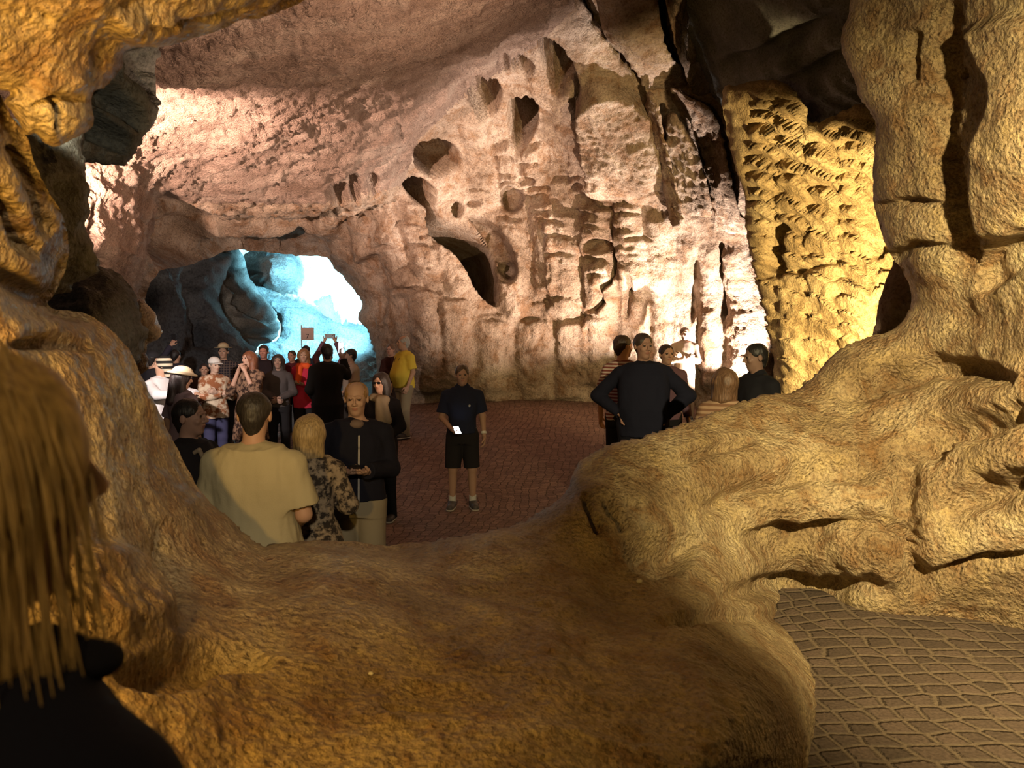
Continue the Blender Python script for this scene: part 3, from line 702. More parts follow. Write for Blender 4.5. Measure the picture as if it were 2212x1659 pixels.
class Shape:
    """Signed-distance modelling: tapered limbs, ellipsoids and lofted torsos, blended smoothly."""
    def __init__(self): self.ops = []
    def cone(self, a, b, ra, rb, k=0.02, op='u', flat=None):
        a = np.array(a, float); b = np.array(b, float); r = max(ra, rb)
        e = b - a; L = max(np.linalg.norm(e), 1e-6); ll = L * L
        def f(p):
            t = ((p - a) @ e) / ll; tc = np.clip(t, 0, 1)
            d = np.linalg.norm(p - a - tc[..., None] * e, axis=-1) - (ra + (rb - ra) * tc)
            if flat: d = np.maximum(d, (t - 1) * L)
            return d
        self.ops.append((op, f, np.minimum(a, b) - r, np.maximum(a, b) + r, k)); return self
    def ell(self, c, r, k=0.02, op='u', R=None):
        c = np.array(c, float); r = np.array(r, float)
        def f(p):
            q = p - c
            if R is not None: q = q @ R
            n = np.linalg.norm(q / r, axis=-1); m = np.linalg.norm(q / (r * r), axis=-1)
            return n * (n - 1) / np.maximum(m, 1e-6)
        e = r.max() if R is not None else r
        self.ops.append((op, f, c - e, c + e, k)); return self
    def loft(self, tab, k=0.03, op='u', power=2.3):
        T = np.array(tab, float); T = T[np.argsort(T[:, 0])]
        def f(p):
            z = p[..., 2]
            rx = np.interp(z, T[:, 0], T[:, 1]); ry = np.interp(z, T[:, 0], T[:, 2]); cx = np.interp(z, T[:, 0], T[:, 3]); cy = np.interp(z, T[:, 0], T[:, 4])
            n = (np.abs((p[..., 0] - cx) / rx) ** power + np.abs((p[..., 1] - cy) / ry) ** power) ** (1 / power)
            d = (n - 1) * np.minimum(rx, ry)
            return np.maximum(d, np.maximum(T[0, 0] - z, z - T[-1, 0]))
        lo = np.array([(T[:, 3] - T[:, 1]).min(), (T[:, 4] - T[:, 2]).min(), T[0, 0]]); hi = np.array([(T[:, 3] + T[:, 1]).max(), (T[:, 4] + T[:, 2]).max(), T[-1, 0]])
        self.ops.append((op, f, lo, hi, k)); return self
    def cut(self, n, c, k=0.004):
        """keep the side where (p - c) . n < 0"""
        n = np.array(n, float); n /= np.linalg.norm(n); c = np.array(c, float)
        self.ops.append(('i', lambda p: (p - c) @ n, None, None, k)); return self
    def noise(self, amp, scale, stretch=(1, 1, 1), seed=0):
        self.ops.append(('n', lambda p: amp * fbm(p * np.array(stretch) + seed * 7.7, scale, 3), None, None, 0)); return self
    def mesh(self, h, M=None):
        us = [o for o in self.ops if o[0] == 'u']
        lo = np.min([o[2] for o in us], 0) - 4 * h; hi = np.max([o[3] for o in us], 0) + 4 * h
        n = np.ceil((hi - lo) / h).astype(int) + 1
        f = np.full(n, 0.5)
        ax = [lo[i] + h * np.arange(n[i]) for i in range(3)]
        for op, g, a, b, k in self.ops:
            if a is None: sl = (slice(None),) * 3
            else:
                m = k * 1.3 + 2.5 * h
                i0 = np.maximum(np.floor((a - m - lo) / h).astype(int), 0); i1 = np.minimum(np.ceil((b + m - lo) / h).astype(int) + 1, n)
                if (i1 <= i0).any(): continue
                sl = tuple(slice(i0[i], i1[i]) for i in range(3))
            cur = f[sl]
            if op == 'n':
                msk = np.abs(cur) < 0.04
                pts = np.stack(np.meshgrid(*ax, indexing='ij'), -1)[msk]
                cur[msk] += g(pts); f[sl] = cur; continue
            p = np.stack(np.meshgrid(*[ax[i][sl[i]] for i in range(3)], indexing='ij'), -1)
            d = g(p)
            if op == 'u': q = np.maximum(k - np.abs(cur - d), 0) / k; r = np.minimum(cur, d) - q * q * k / 4
            elif op == 's': q = np.maximum(k - np.abs(cur + d), 0) / k; r = np.maximum(cur, -d) + q * q * k / 4
            else: q = np.maximum(k - np.abs(cur - d), 0) / k; r = np.maximum(cur, d) + q * q * k / 4
            f[sl] = r
        f[0] = f[-1] = 0.5; f[:, 0] = f[:, -1] = 0.5; f[:, :, 0] = f[:, :, -1] = 0.5
        return nets(f, lo, h)


_mats = {}


def skin(col):
    key = ('skin', col)
    if key not in _mats:
        m, nt, b = new_mat('skin'); b.inputs['Base Color'].default_value = (*col, 1); b.inputs['Roughness'].default_value = 0.55
        b.inputs['Specular IOR Level'].default_value = 0.3
        _mats[key] = m
    return _mats[key]


def plain(name, col, rough=0.6, emit=0.0, metal=0.0):
    key = (name, col, emit)
    if key not in _mats:
        m, nt, b = new_mat(name); b.inputs['Base Color'].default_value = (*col, 1); b.inputs['Roughness'].default_value = rough; b.inputs['Metallic'].default_value = metal
        if emit: b.inputs['Emission Color'].default_value = (*col, 1); b.inputs['Emission Strength'].default_value = emit
        _mats[key] = m
    return _mats[key]


def cloth(col, pattern=None, col2=None, scale=1.0):
    key = ('cloth', col, pattern, col2, scale)
    if key in _mats: return _mats[key]
    m, nt, b = new_mat('cloth'); L = nt.links.new
    b.inputs['Roughness'].default_value = 0.9; b.inputs['Specular IOR Level'].default_value = 0.15
    tc = node(nt, 'ShaderNodeTexCoord'); co = tc.outputs['Object']
    base = None
    if pattern == 'stripes':
        w = node(nt, 'ShaderNodeTexWave', bands_direction='Z', Scale=9.0 * scale, Distortion=0.4); L(co, w.inputs[0])
        base = ramp(nt, w.outputs[0], [(0.48, col), (0.52, col2)]).outputs[0]
    elif pattern == 'plaid':
        w1 = node(nt, 'ShaderNodeTexWave', bands_direction='Z', Scale=7.0 * scale); L(co, w1.inputs[0])
        w2 = node(nt, 'ShaderNodeTexWave', bands_direction='X', Scale=7.0 * scale); L(co, w2.inputs[0])
        mm = node(nt, 'ShaderNodeMath', operation='MAXIMUM'); L(w1.outputs[0], mm.inputs[0]); L(w2.outputs[0], mm.inputs[1])
        base = ramp(nt, mm.outputs[0], [(0.84, col), (0.9, col2)]).outputs[0]
    elif pattern == 'floral':
        n = node(nt, 'ShaderNodeTexNoise', Scale=26.0 * scale, Detail=4.0, Roughness=0.65); L(co, n.inputs[0])
        base = ramp(nt, n.outputs[0], [(0.44, col), (0.5, tuple((a + c) / 2 for a, c in zip(col, col2))), (0.58, col2)]).outputs[0]
    if base is not None: L(base, b.inputs['Base Color'])
    else: b.inputs['Base Color'].default_value = (*col, 1)
    fn = node(nt, 'ShaderNodeTexNoise', Scale=160.0, Detail=2.0); L(co, fn.inputs[0])
    bp = node(nt, 'ShaderNodeBump', Strength=0.3, Distance=0.004); L(fn.outputs[0], bp.inputs['Height']); L(bp.outputs[0], b.inputs['Normal'])
    _mats[key] = m
    return m


def hair_mat(col):
    key = ('hair', col)
    if key in _mats: return _mats[key]
    m, nt, b = new_mat('hair'); L = nt.links.new
    tc = node(nt, 'ShaderNodeTexCoord'); mp = node(nt, 'ShaderNodeMapping'); mp.inputs['Scale'].default_value = (1, 1, 0.12); L(tc.outputs['Object'], mp.inputs[0])
    n = node(nt, 'ShaderNodeTexNoise', Scale=130.0, Detail=3.0); L(mp.outputs[0], n.inputs[0])
    r = ramp(nt, n.outputs[0], [(0.3, tuple(c * 0.55 for c in col)), (0.7, tuple(min(1, c * 1.35) for c in col))])
    L(r.outputs[0], b.inputs['Base Color']); b.inputs['Roughness'].default_value = 0.5
    bp = node(nt, 'ShaderNodeBump', Strength=0.7, Distance=0.006); L(n.outputs[0], bp.inputs['Height']); L(bp.outputs[0], b.inputs['Normal'])
    _mats[key] = m
    return m


POSES = {  # elbow, wrist for the +x side; x is mirrored for the other
    'down': ((.245, .03, 1.13), (.262, -.03, .89)), 'hips': ((.40, .07, 1.17), (.20, -.05, 1.00)), 'crossed': ((.245, -.07, 1.13), (-.05, -.20, 1.18)),
    'front': ((.24, -.02, 1.13), (.07, -.27, 1.15)), 'frontlow': ((.245, .0, 1.12), (.13, -.21, 1.00)), 'raised': ((.27, -.14, 1.58), (.13, -.20, 1.83)),
    'face': ((.21, -.16, 1.15), (.06, -.17, 1.46)), 'reach': ((.25, -.18, 1.27), (.17, -.42, 1.26)), 'clasp': ((.245, .01, 1.12), (.03, -.21, 1.02)), 'back': ((.25, .08, 1.13), (.10, .17, .98)),
}
SKIN = (0.56, 0.33, 0.23)


def person(label, px, top, d, yaw=0, pose='down', pose2=None, top_wear=None, legs=None, hair=None, hat=None, shoes=(0.05, 0.045, 0.045), skin_col=SKIN, girth=1.0, belly=0.0, female=False,
           head=(0, 0, 0), lean=0.0, stance=1.0, group=None, H=None, step=0.0, curl=0.6, extras=None, x_off=0.0, floor=None, detail=True, st_fn=None):
    """pose is the arm on the picture-right when facing the camera (+x), pose2 the other one."""
    x = float(P(px, 735, d)[0])
    z0 = float(floor_z(x, d)) if floor is None else floor
    ztop = float(P(px, top, d)[2]) - (0.05 if hat in ('straw', 'sun') else 0.015 if hat else 0.01)
    H = (ztop - z0) if H is None else H
    sc = H / 1.75
    h = min(0.0105, max(0.0055, 1.5 * d / F))
    gx = girth * (0.93 if female else 1.0)
    sw = 0.165 if female else 0.19
    ln = math.tan(math.radians(lean))
    def cyz(z): return -ln * max(0.0, z - 0.95)
    tor = [(.78, .158, .108, .0), (.90, .176 if female else .170, .122, .006), (1.0, .158, .110, .0), (1.10, .132 if female else .147, .102, -.004), (1.20, .148 if female else .158, .110, -.008), (1.29, .160 if female else .172, .118 if female else .115, -.004), (1.37, .158, .102, .004), (1.43, .125, .078, .01), (1.475, .075, .062, .014)]
    def torso(infl, z0_, z1_, bell=0.0, flare=0.0):
        zz = np.unique(np.concatenate([np.linspace(z0_, z1_, 14)]))
        out = []
        for z in zz:
            r = [np.interp(z, [q[0] for q in tor], [q[i] for q in tor]) for i in (1, 2, 3)]
            bb = (belly + bell) * math.exp(-((z - 1.08) / 0.13) ** 2)
            fl = flare * max(0.0, (1.05 - z))
            out.append((z, r[0] * gx + infl + bb * 0.5 + fl, r[1] * gx + infl + bb * 0.5 + fl, 0.0, r[2] - bb * 0.5 + cyz(z)))
        return out
    arm = {}
    for s in (1, -1):
        pn = pose if s == 1 else (pose2 or pose)
        E, Wv = POSES[pn] if isinstance(pn, str) else pn
        S = np.array((s * sw * (0.6 + 0.4 * gx), .012 + cyz(1.39), 1.385))
        E = np.array((s * E[0] * (0.75 + 0.25 * gx), E[1] + cyz(E[2]), E[2])); Wv = np.array((s * Wv[0], Wv[1] - belly * 0.6 + cyz(Wv[2]), Wv[2] + (0.03 if (pn == 'crossed' and s == 1) else 0)))
        arm[s] = (S, E, Wv, pn)
    leg = {}
    for s in (1, -1):
        st = step * s
        leg[s] = (np.array((s * .090 * gx, 0, .89)), np.array((s * .102 * stance, -.015 - st * 0.55, .49)), np.array((s * .108 * stance, .02 - st, .085)))
    hc = np.array((0, -.012 + cyz(1.63), 1.632))
    Rh = np.array(Euler((math.radians(head[1]), math.radians(head[2]), math.radians(head[0]))).to_matrix())
    def hp(v): return hc + Rh @ np.array(v, float)
    # ---- body
    B = Shape()
    B.loft(torso(0, .80, 1.47), 0.03)
    for s in (1, -1):
        S, E, Wv, pn = arm[s]
        B.cone((s * .04, .012 + cyz(1.42), 1.43), S, .056, .046, .04).cone(S, E, .048, .040, .03).cone(E, Wv, .040, .026, .02)
        a, k_, c = leg[s]
        B.cone(a, k_, .088 * gx, .056, .03).cone(k_, c, .054, .036, .02).ell(k_ * .62 + c * .38 + np.array((0, .018, 0)), (.042, .046, .12), .03)
        B.cone(c + np.array((0, .025, -.035)), c + np.array((s * .025, -.15, -.055)), .038, .028, .03)
    B.cone((0, .016 + cyz(1.44), 1.43), hc + np.array((0, .018, -.06)), .060, .052, .03)
    B.ell(hp((0, .014, .026)), (.076, .093, .086), .01, R=Rh).ell(hp((0, -.022, -.042)), (.058, .066, .070), .035, R=Rh).ell(hp((0, -.056, -.092)), (.026, .022, .020), .025, R=Rh)
    if detail:
        for s in (1, -1):
            B.ell(hp((s * .031, -.100, .010)), (.019, .016, .013), .012, 's', R=Rh)
            B.ell(hp((s * .031, -.074, .009)), (.014, .014, .012), .004, R=Rh)
            B.cone(hp((s * .013, -.090, .030)), hp((s * .046, -.076, .027)), .008, .006, .014)
            B.ell(hp((s * .079, .014, -.006)), (.010, .020, .031), .008, R=Rh)
            B.ell(hp((s * .040, -.066, -.024)), (.018, .016, .016), .02, R=Rh)
        B.cone(hp((0, -.088, .016)), hp((0, -.110, -.022)), .007, .011, .012).cone(hp((-.013, -.094, -.028)), hp((.013, -.094, -.028)), .008, .008, .01)
        B.ell(hp((0, -.082, -.050)), (.024, .011, .007), .006, R=Rh).ell(hp((0, -.080, -.062)), (.020, .011, .008), .006, R=Rh)
    V, Q = B.mesh(h)
    # hands: palm, four unequal bent fingers and a thumb, grown finer than the body and joined to it
    for s in (1, -1):
        S, E, Wv, pn = arm[s]
        u = Wv - E; u /= np.linalg.norm(u)
        n = {'down': (-s, 0, 0), 'hips': (0, -1, .2), 'crossed': (0, 1, .2), 'front': (0, .3, 1), 'frontlow': (-s * .4, .3, .8), 'raised': (-s * .3, -1, 0), 'face': (-s, .3, 0), 'reach': (0, .2, -1), 'clasp': (0, 1, .3), 'back': (0, -1, 0)}.get(pn if isinstance(pn, str) else 'front', (0, 0, 1))
        if pn == 'hips': u = np.array((-s * .75, -.35, -.55)); u /= np.linalg.norm(u)
        n = np.array(n, float); n -= u * (n @ u); n /= np.linalg.norm(n)
        ac = np.cross(u, n) * (1 if s == 1 else -1)
        Hn = Shape()
        Rm = np.stack([u, ac, n], -1)
        Hn.cone(Wv - u * .04, Wv + u * .02, .027, .025, .012).ell(Wv + u * .052, (.052, .041, .017), .02, R=Rm)
        cu = curl if pn not in ('reach', 'hips') else 0.15
        for j, (o, l) in enumerate(((-.030, .060), (-.010, .071), (.010, .067), (.029, .052))):
            b0 = Wv + u * .090 + ac * o; b1 = b0 + (u * math.cos(cu) + n * math.sin(cu) + ac * o * 1.2) * l * .52; b2 = b1 + (u * math.cos(2 * cu) + n * math.sin(2 * cu) + ac * o) * l * .5
            Hn.cone(b0 - u * .012, b1, .0095, .0085, .007).cone(b1, b2, .0085, .0068, .004)
        t0 = Wv + u * .022 - ac * .026; t1 = t0 + u * .034 - ac * .030 + n * .012; t2 = t1 + u * .030 - ac * .004 + n * .014 * (1 + cu)
        Hn.cone(t0, t1, .014, .0115, .012).cone(t1, t2, .0112, .0085, .005)
        v2, q2 = Hn.mesh(min(h, 0.0042))
        Q = np.vstack([Q, q2 + len(V)]); V = np.vstack([V, v2])
    me_name = 'person'
    eye = plain('eye', (0.03, 0.025, 0.02), 0.3); lipm = plain('lips', tuple(c * f for c, f in zip(skin_col, (0.85, 0.62, 0.62))), 0.5)
    o = mesh_obj(me_name, V, Q, [skin(skin_col), eye, lipm])
    cen = V[Q].mean(1); loc = (cen - hc) @ Rh
    mi = np.zeros(len(Q), np.int32)
    for s in (1, -1):
        mi[(np.linalg.norm((loc - np.array((s * .031, -.086, .009))) / np.array((.013, .016, .008)), axis=1) < 1)] = 1
    mi[(np.linalg.norm((loc - np.array((0, -.092, -.056))) / np.array((.022, .016, .012)), axis=1) < 1)] = 2
    if len(o.data.polygons) == len(mi): o.data.polygons.foreach_set('material_index', mi)
    o.location = (x + x_off, d, z0); o.rotation_euler = (0, 0, math.radians(yaw)); o.scale = (sc,) * 3
    tag(o, label, 'person', group)
    def child(name, sh, mat, hh=None, lab=None, par=None):
        v, q = sh.mesh(hh or h)
        c = mesh_obj(name, v, q, mat, par or o)
        if lab: c['label'] = lab
        return c
    # ---- clothes on the upper body
    tw = dict(top_wear or {})
    nm = tw.get('name', 'shirt'); hem = tw.get('hem', .88); infl = tw.get('infl', .020); sl = tw.get('sleeve', 'short')
    T = Shape(); T.loft(torso(infl, hem, 1.465, 0, tw.get('flare', 0.0)), 0.02)
    for s in (1, -1):
        S, E, Wv, pn = arm[s]
        T.cone((s * .035, .012 + cyz(1.42), 1.432), S, .058 + infl * .5, .048 + infl * .55, .05)
        if sl == 'short':
            T.cone(S, S + (E - S) * .80, .048 + infl * .55, .052 + infl * 1.1, .04, flat=True)
        elif sl == 'long':
            T.cone(S, E, .048 + infl * .55, .044 + infl * .8, .03).cone(E, E + (Wv - E) * .94, .044 + infl * .8, .032 + infl * .7, .02, flat=True)
        elif sl == 'half':
            T.cone(S, E, .048 + infl * .55, .046 + infl, .03).cone(E, E + (Wv - E) * .35, .046 + infl, .05 + infl, .02, flat=True)
    if tw.get('collar'):
        T.cone((-.03, .02 + cyz(1.47), 1.475), (.03, .02 + cyz(1.47), 1.475), .062, .062, .02).cone((-.04, -.03 + cyz(1.45), 1.455), (.04, -.03 + cyz(1.45), 1.455), .03, .03, .02)
    T.noise(tw.get('fold', .010), 5.0, (1, 1, .6), px % 17).noise(tw.get('fold', .010) * .7, 9.0, (1.2, 1.2, .45), px % 11)
    topo = child(nm, T, tw.get('mat'), None, tw.get('label'))
    # ---- legs
    lg = dict(legs or {}); kind = lg.get('kind', 'trousers'); Lg = Shape(); li = lg.get('infl', .016)
    Lg.loft(torso(li * .8, .80, 1.03), 0.03)
    if kind == 'skirt':
        hz = lg.get('hem', .45)
        Lg = Shape(); Lg.loft([(hz, .20 * gx, .17 * gx, 0, 0), (.7, .185 * gx, .15 * gx, 0, 0), (.92, .18 * gx, .13 * gx, 0, 0), (1.05, .15 * gx, .115 * gx, 0, 0)], .03)
    else:
        for s in (1, -1):
            a, k_, c = leg[s]
            w = lg.get('wide', 1.0)
            if kind == 'shorts':
                Lg.cone(a, a + (k_ - a) * .96, .092 * gx + li, .080 * w + li, .03, flat=True)
            else:
                Lg.cone(a, k_, .090 * gx + li, .064 * w + li, .03).cone(k_, c + np.array((0, .0, -.055)), .064 * w + li, .052 * w + li, .02, flat=True)
    Lg.noise(.009, 5.5, (1, 1, .5), px % 13 + 3)
    child(kind, Lg, lg.get('mat') or cloth((.03, .03, .035)), None, lg.get('label'))
    # ---- shoes
    for s in (1, -1):
        a, k_, c = leg[s]; F_ = Shape(); dr = np.array((s * .16, -1, 0)); dr /= np.linalg.norm(dr)
        hl = np.array((c[0], c[1] + .03, .045)); to = hl + dr * .185; to[2] = .034
        F_.cone(hl, to, .048, .043, .02).cone(c + np.array((0, .01, .0)), hl + dr * .06 + np.array((0, 0, .01)), .048, .045, .03).cut((0, 0, -1), (0, 0, .014), .008)
        if lg.get('socks') or kind in ('shorts', 'skirt'): F_.cut((0, 0, 1), (0, 0, .105), .01)
        sm = plain('shoe_leather', shoes)
        sh = child('shoe', F_, sm, min(h, .008))
        So = Shape(); So.cone(hl * np.array((1, 1, 0)) + np.array((0, 0, .012)), to * np.array((1, 1, 0)) + np.array((0, 0, .012)), .052, .047, .01).cut((0, 0, -1), (0, 0, .001), .003).cut((0, 0, 1), (0, 0, .022), .003)
        so = child('sole', So, plain('shoe_sole', lg.get('sole', (.08, .075, .07))), min(h, .0065), None, sh)
        if lg.get('socks'):
            K = Shape(); K.cone(c + np.array((0, .005, -.02)), c + np.array((0, 0, .085)), .045, .046, .01, flat=True); child('sock', K, cloth((.62, .60, .57)), min(h, .008))
    # ---- hair
    if hair:
        st, hcol = hair; G = Shape()
        if st in ('short', 'balding'):
            G.ell(hp((0, .022, .036)), (.086, .096, .086), .01, R=Rh).cone(hp((0, .065, -.02)), hp((0, .05, -.075)), .05, .04, .04)
            G.ell(hp((0, -.105, -.035)), (.088, .082, .100), .012, 's', R=Rh).ell(hp((0, -.02, -.16)), (.12, .12, .08), .02, 's', R=Rh)
            if st == 'balding': G.ell(hp((0, -.03, .10)), (.066, .09, .065), .015, 's', R=Rh)
            G.noise(.007, 22, (1, 1, 1), px % 7)
        elif st == 'bob':
            G.ell(hp((0, .022, .020)), (.104, .116, .104), .01, R=Rh).cone(hp((-.035, .03, -.03)), hp((-.06, .03, -.14)), .07, .052, .04).cone(hp((.035, .03, -.03)), hp((.06, .03, -.14)), .07, .052, .04).cone(hp((0, .06, -.03)), hp((0, .075, -.14)), .07, .055, .04)
            G.ell(hp((0, -.13, -.04)), (.070, .098, .125), .02, 's', R=Rh).noise(.014, 13, (1, 1, .5), px % 7)
        elif st == 'long':
            G.ell(hp((0, .020, .024)), (.096, .110, .100), .01, R=Rh).cone(hp((-.05, .03, -.02)), hp((-.085, -.0, -.27)), .058, .040, .04).cone(hp((.05, .03, -.02)), hp((.085, -.0, -.27)), .058, .040, .04).cone(hp((0, .06, -.03)), hp((0, .09, -.28)), .075, .06, .05)
            G.ell(hp((0, -.125, -.04)), (.066, .095, .118), .02, 's', R=Rh).noise(.014, 12, (1, 1, .4), px % 7)
        child('hair', G, hair_mat(hcol), min(h, .0085))
    if hat:
        Ht = Shape()
        hm = hat_mat = None
        if hat == 'straw':
            Ht.ell(hp((0, .012, .078)), (.165, .175, .012), .01, R=Rh).ell(hp((0, .012, .105)), (.090, .104, .062), .014, R=Rh)
            hm = cloth((.52, .42, .26))
        elif hat == 'sun':
            Ht.ell(hp((0, .012, .085)), (.098, .112, .062), .02, R=Rh).ell(hp((0, .012, .052)), (.155, .170, .030), .03, R=Rh).ell(hp((0, .012, .02)), (.155, .172, .028), .012, 's', R=Rh)
            hm = cloth((.55, .44, .30))
        elif hat in ('cap', 'white_cap'):
            Ht.ell(hp((0, .014, .045)), (.092, .106, .088), .01, R=Rh).cut(-(Rh @ np.array((0, .1, 1.0))), hp((0, 0, .03)), .006).ell(hp((0, -.11, .040)), (.070, .080, .010), .01, R=Rh)
            hm = cloth((.70, .68, .66) if hat == 'white_cap' else (.03, .03, .035))
        child('hat', Ht, hm, min(h, .0085))
    if st_fn: st_fn(o, child, hp, Rh)
    if extras: extras(o, child, arm, hp, torso, h)
    print('person', round(H, 2), 'at', px, d)
    return o, arm


def hand_point(o, arm, s, off=(0, 0, 0)):
    """World position of the palm of one hand."""
    S, E, Wv, pn = arm[s]
    u = Wv - E; u /= np.linalg.norm(u)
    bpy.context.view_layer.update()
    return o.matrix_world @ Vector(tuple(Wv + u * .085 + np.array(off)))


def box_obj(name, size, mat, loc, rot=(0, 0, 0), bev=0.003, parent=None):
    bm = bmesh.new(); bmesh.ops.create_cube(bm, size=1.0)
    bmesh.ops.scale(bm, vec=size, verts=bm.verts)
    if bev: bmesh.ops.bevel(bm, geom=bm.edges[:], offset=bev, segments=2, affect='EDGES')
    me = bpy.data.meshes.new(name); bm.to_mesh(me); bm.free()
    o = bpy.data.objects.new(name, me); C.objects.link(o); me.materials.append(mat)
    o.location = loc; o.rotation_euler = rot
    if parent is not None: o.parent = parent
    return o

# ------------------------------------------------------------------ the visitors
DK = lambda v=.02, b=1.0: (v, v, v * b)
def wear(name, col, sleeve='short', **k):
    pat = k.pop('pat', None); c2 = k.pop('c2', None); ps = k.pop('ps', 1.0)
    return dict(name=name, mat=cloth(col, pat, c2, ps), sleeve=sleeve, **k)
def leg(col, kind='trousers', **k): return dict(kind=kind, mat=cloth(col), **k)
PH = {}

def zip_front(o, child, arm, hp, torso, h):
    z = Shape(); z.cone((.012, -.152, .92), (.020, -.150, 1.38), .008, .008, .004); child('zip', z, plain('pale_zip', (.55, .52, .50)), .005)
    v = Shape(); v.ell((0, -.07, 1.455), (.055, .05, .035), .01); child('undershirt', v, cloth((.25, .18, .15)), .006)

# nearest row, just beyond the sill
PH['tee'] = person('man seen from behind in a loose beige t-shirt beside the woman with a blond bob', 546, 843, 4.1, 176, 'frontlow', None, wear('t_shirt', (.50, .43, .27), hem=.955, infl=.034, flare=.10, fold=.016), leg((.012, .012, .014)), ('short', (.035, .028, .024)), girth=1.14, head=(8, 2, 0))
PH['bob'] = person('woman with a blond bob seen from behind in a patterned cardigan', 668, 893, 4.75, 196, 'front', None, wear('cardigan', (.05, .04, .035), 'long', pat='floral', c2=(.42, .33, .24), ps=.8, hem=.45, infl=.024, flare=.10, fold=.014), leg((.02, .018, .018)), ('bob', (.42, .30, .15)), female=True, head=(-25, 0, 0), girth=1.0)
PH['jacket'] = person('balding sandy-haired man in a navy zip jacket and pale khaki trousers facing the camera', 768, 822, 5.6, 10, 'front', 'front', wear('jacket', (.018, .018, .030), 'long', hem=.92, infl=.034, fold=.016), leg((.40, .34, .24), wide=1.25), ('balding', (.42, .24, .10)), head=(-6, 8, 0), girth=1.06, skin_col=(.60, .38, .28), extras=zip_front)
PH['profile'] = person('dark-haired man in profile with a dark jacket and strap beside the rock pier', 405, 858, 4.85, 76, 'down', None, wear('jacket', (.015, .014, .018), 'long', hem=.82, infl=.035), leg((.02, .02, .025)), ('short', (.012, .010, .010)), head=(8, 0, 0), skin_col=(.32, .19, .15), girth=1.05,
    extras=lambda o, child, arm, hp, torso, h: child('strap', Shape().cone((-.10, -.14, 1.44), (.12, -.17, 1.05), .014, .014, .004).cone((-.10, -.14, 1.44), (-.06, .13, 1.30), .014, .014, .004), cloth((.30, .24, .18)), .006))
# the man standing alone on the cobbles
def polo_bits(o, child, arm, hp, torso, h):
    child('badge', Shape().ell((.085, -.140, 1.27), (.016, .008, .016), .004), plain('badge_cloth', (.45, .43, .40)), .005, 'round pale badge')
    child('belt', Shape().loft([(.965, .176, .130, 0, 0), (1.0, .174, .128, 0, 0)], .01), plain('belt_leather', (.02, .015, .012)), .006)
    S, E, Wv, pn = arm[1]; u = (Wv - E) / np.linalg.norm(Wv - E)
    child('bracelet', Shape().cone(Wv - u * .045, Wv - u * .03, .034, .034, .004, flat=True), plain('pale_band', (.75, .72, .68)), .005)
PH['polo'] = person('man standing alone on the cobbles in a navy polo shirt and dark shorts', 998, 787, 9.5, 4, 'down', 'frontlow', wear('polo_shirt', (.020, .024, .050), 'short', hem=.93, infl=.024, collar=True), leg((.022, .020, .022), 'shorts', socks=True, sole=(.45, .40, .34)), ('short', (.10, .065, .04)), shoes=(.07, .06, .06), head=(4, 4, 0), stance=1.15, skin_col=(.46, .28, .20), extras=polo_bits)
def cord(o, child, arm, hp, torso, h):
    c = Shape()
    a = [(-.07, -.05, 1.46), (-.075, -.13, 1.36), (-.05, -.16, 1.24), (0, -.172, 1.19), (.05, -.16, 1.24), (.075, -.13, 1.36), (.07, -.05, 1.46)]
    for p, q in zip(a, a[1:]): c.cone(p, q, .007, .007, .003)
    child('neck_cord', c, plain('black_cord', (.015, .015, .015)), .0065)
PH['yellow'] = person('grey-haired man in a bright yellow t-shirt and khaki trousers by the cave wall', 872, 724, 13.4, -52, 'down', None, wear('t_shirt', (.78, .58, .08), hem=.86, infl=.026, collar=False), leg((.34, .27, .18), sole=(.6, .56, .5)), ('balding', (.55, .52, .50)), girth=1.10, belly=.09, head=(-20, 0, 0), extras=cord, step=.05)
PH['dark_woman'] = person('woman with long dark hair, glasses, beige scarf and dark coat behind the navy zip jacket', 822, 803, 8.9, -12, 'frontlow', 'down', wear('coat', (.018, .015, .016), 'long', hem=.62, infl=.030, flare=.06), leg((.012, .012, .014), sole=(.35, .33, .3)), ('long', (.030, .020, .016)), female=True, head=(-8, 4, 0),
    extras=lambda o, child, arm, hp, torso, h: (child('scarf', Shape().cone((-.07, -.06, 1.46), (.09, -.09, 1.44), .05, .05, .03).cone((.02, -.12, 1.43), (.07, -.17, 1.12), .05, .06, .03).cone((.07, -.12, 1.43), (.14, -.15, 1.20), .04, .05, .03).noise(.012, 9), cloth((.36, .27, .17)), .008),
        child('glasses', Shape().ell(hp((.032, -.098, .008)), (.024, .006, .018), .003).ell(hp((-.032, -.098, .008)), (.024, .006, .018), .003).cone(hp((-.02, -.1, .012)), hp((.02, -.1, .012)), .005, .005, .003), plain('dark_glass', (.01, .01, .012), .15), .006)))
# the crowd at the tunnel mouth, left to right
PH['white'] = person('person in a bright white shirt and striped headscarf at the far left of the crowd', 342, 768, 10.3, 70, 'reach', 'reach', wear('shirt', (.72, .68, .70), 'long', hem=.84, infl=.03), leg((.05, .045, .07)), ('short', (.03, .02, .02)), head=(-150, 0, 0), lean=4,
    extras=lambda o, child, arm, hp, torso, h: child('headscarf', Shape().ell(hp((0, .02, .03)), (.10, .112, .10), .01).ell(hp((0, -.12, -.03)), (.085, .09, .11), .015, 's').cone(hp((0, .06, -.04)), hp((0, .07, -.12)), .06, .05, .03), cloth((.025, .022, .022), 'stripes', (.65, .55, .42), .5), .008))
PH['sunhat'] = person('woman in a wide beige sun hat and grey dress seen from behind', 391, 786, 9.0, 150, 'down', 'down', wear('dress', (.26, .20, .24), 'short', hem=.40, infl=.026, flare=.16), leg((.06, .05, .10)), ('long', (.025, .015, .015)), 'sun', female=True, head=(-20, 10, 0))
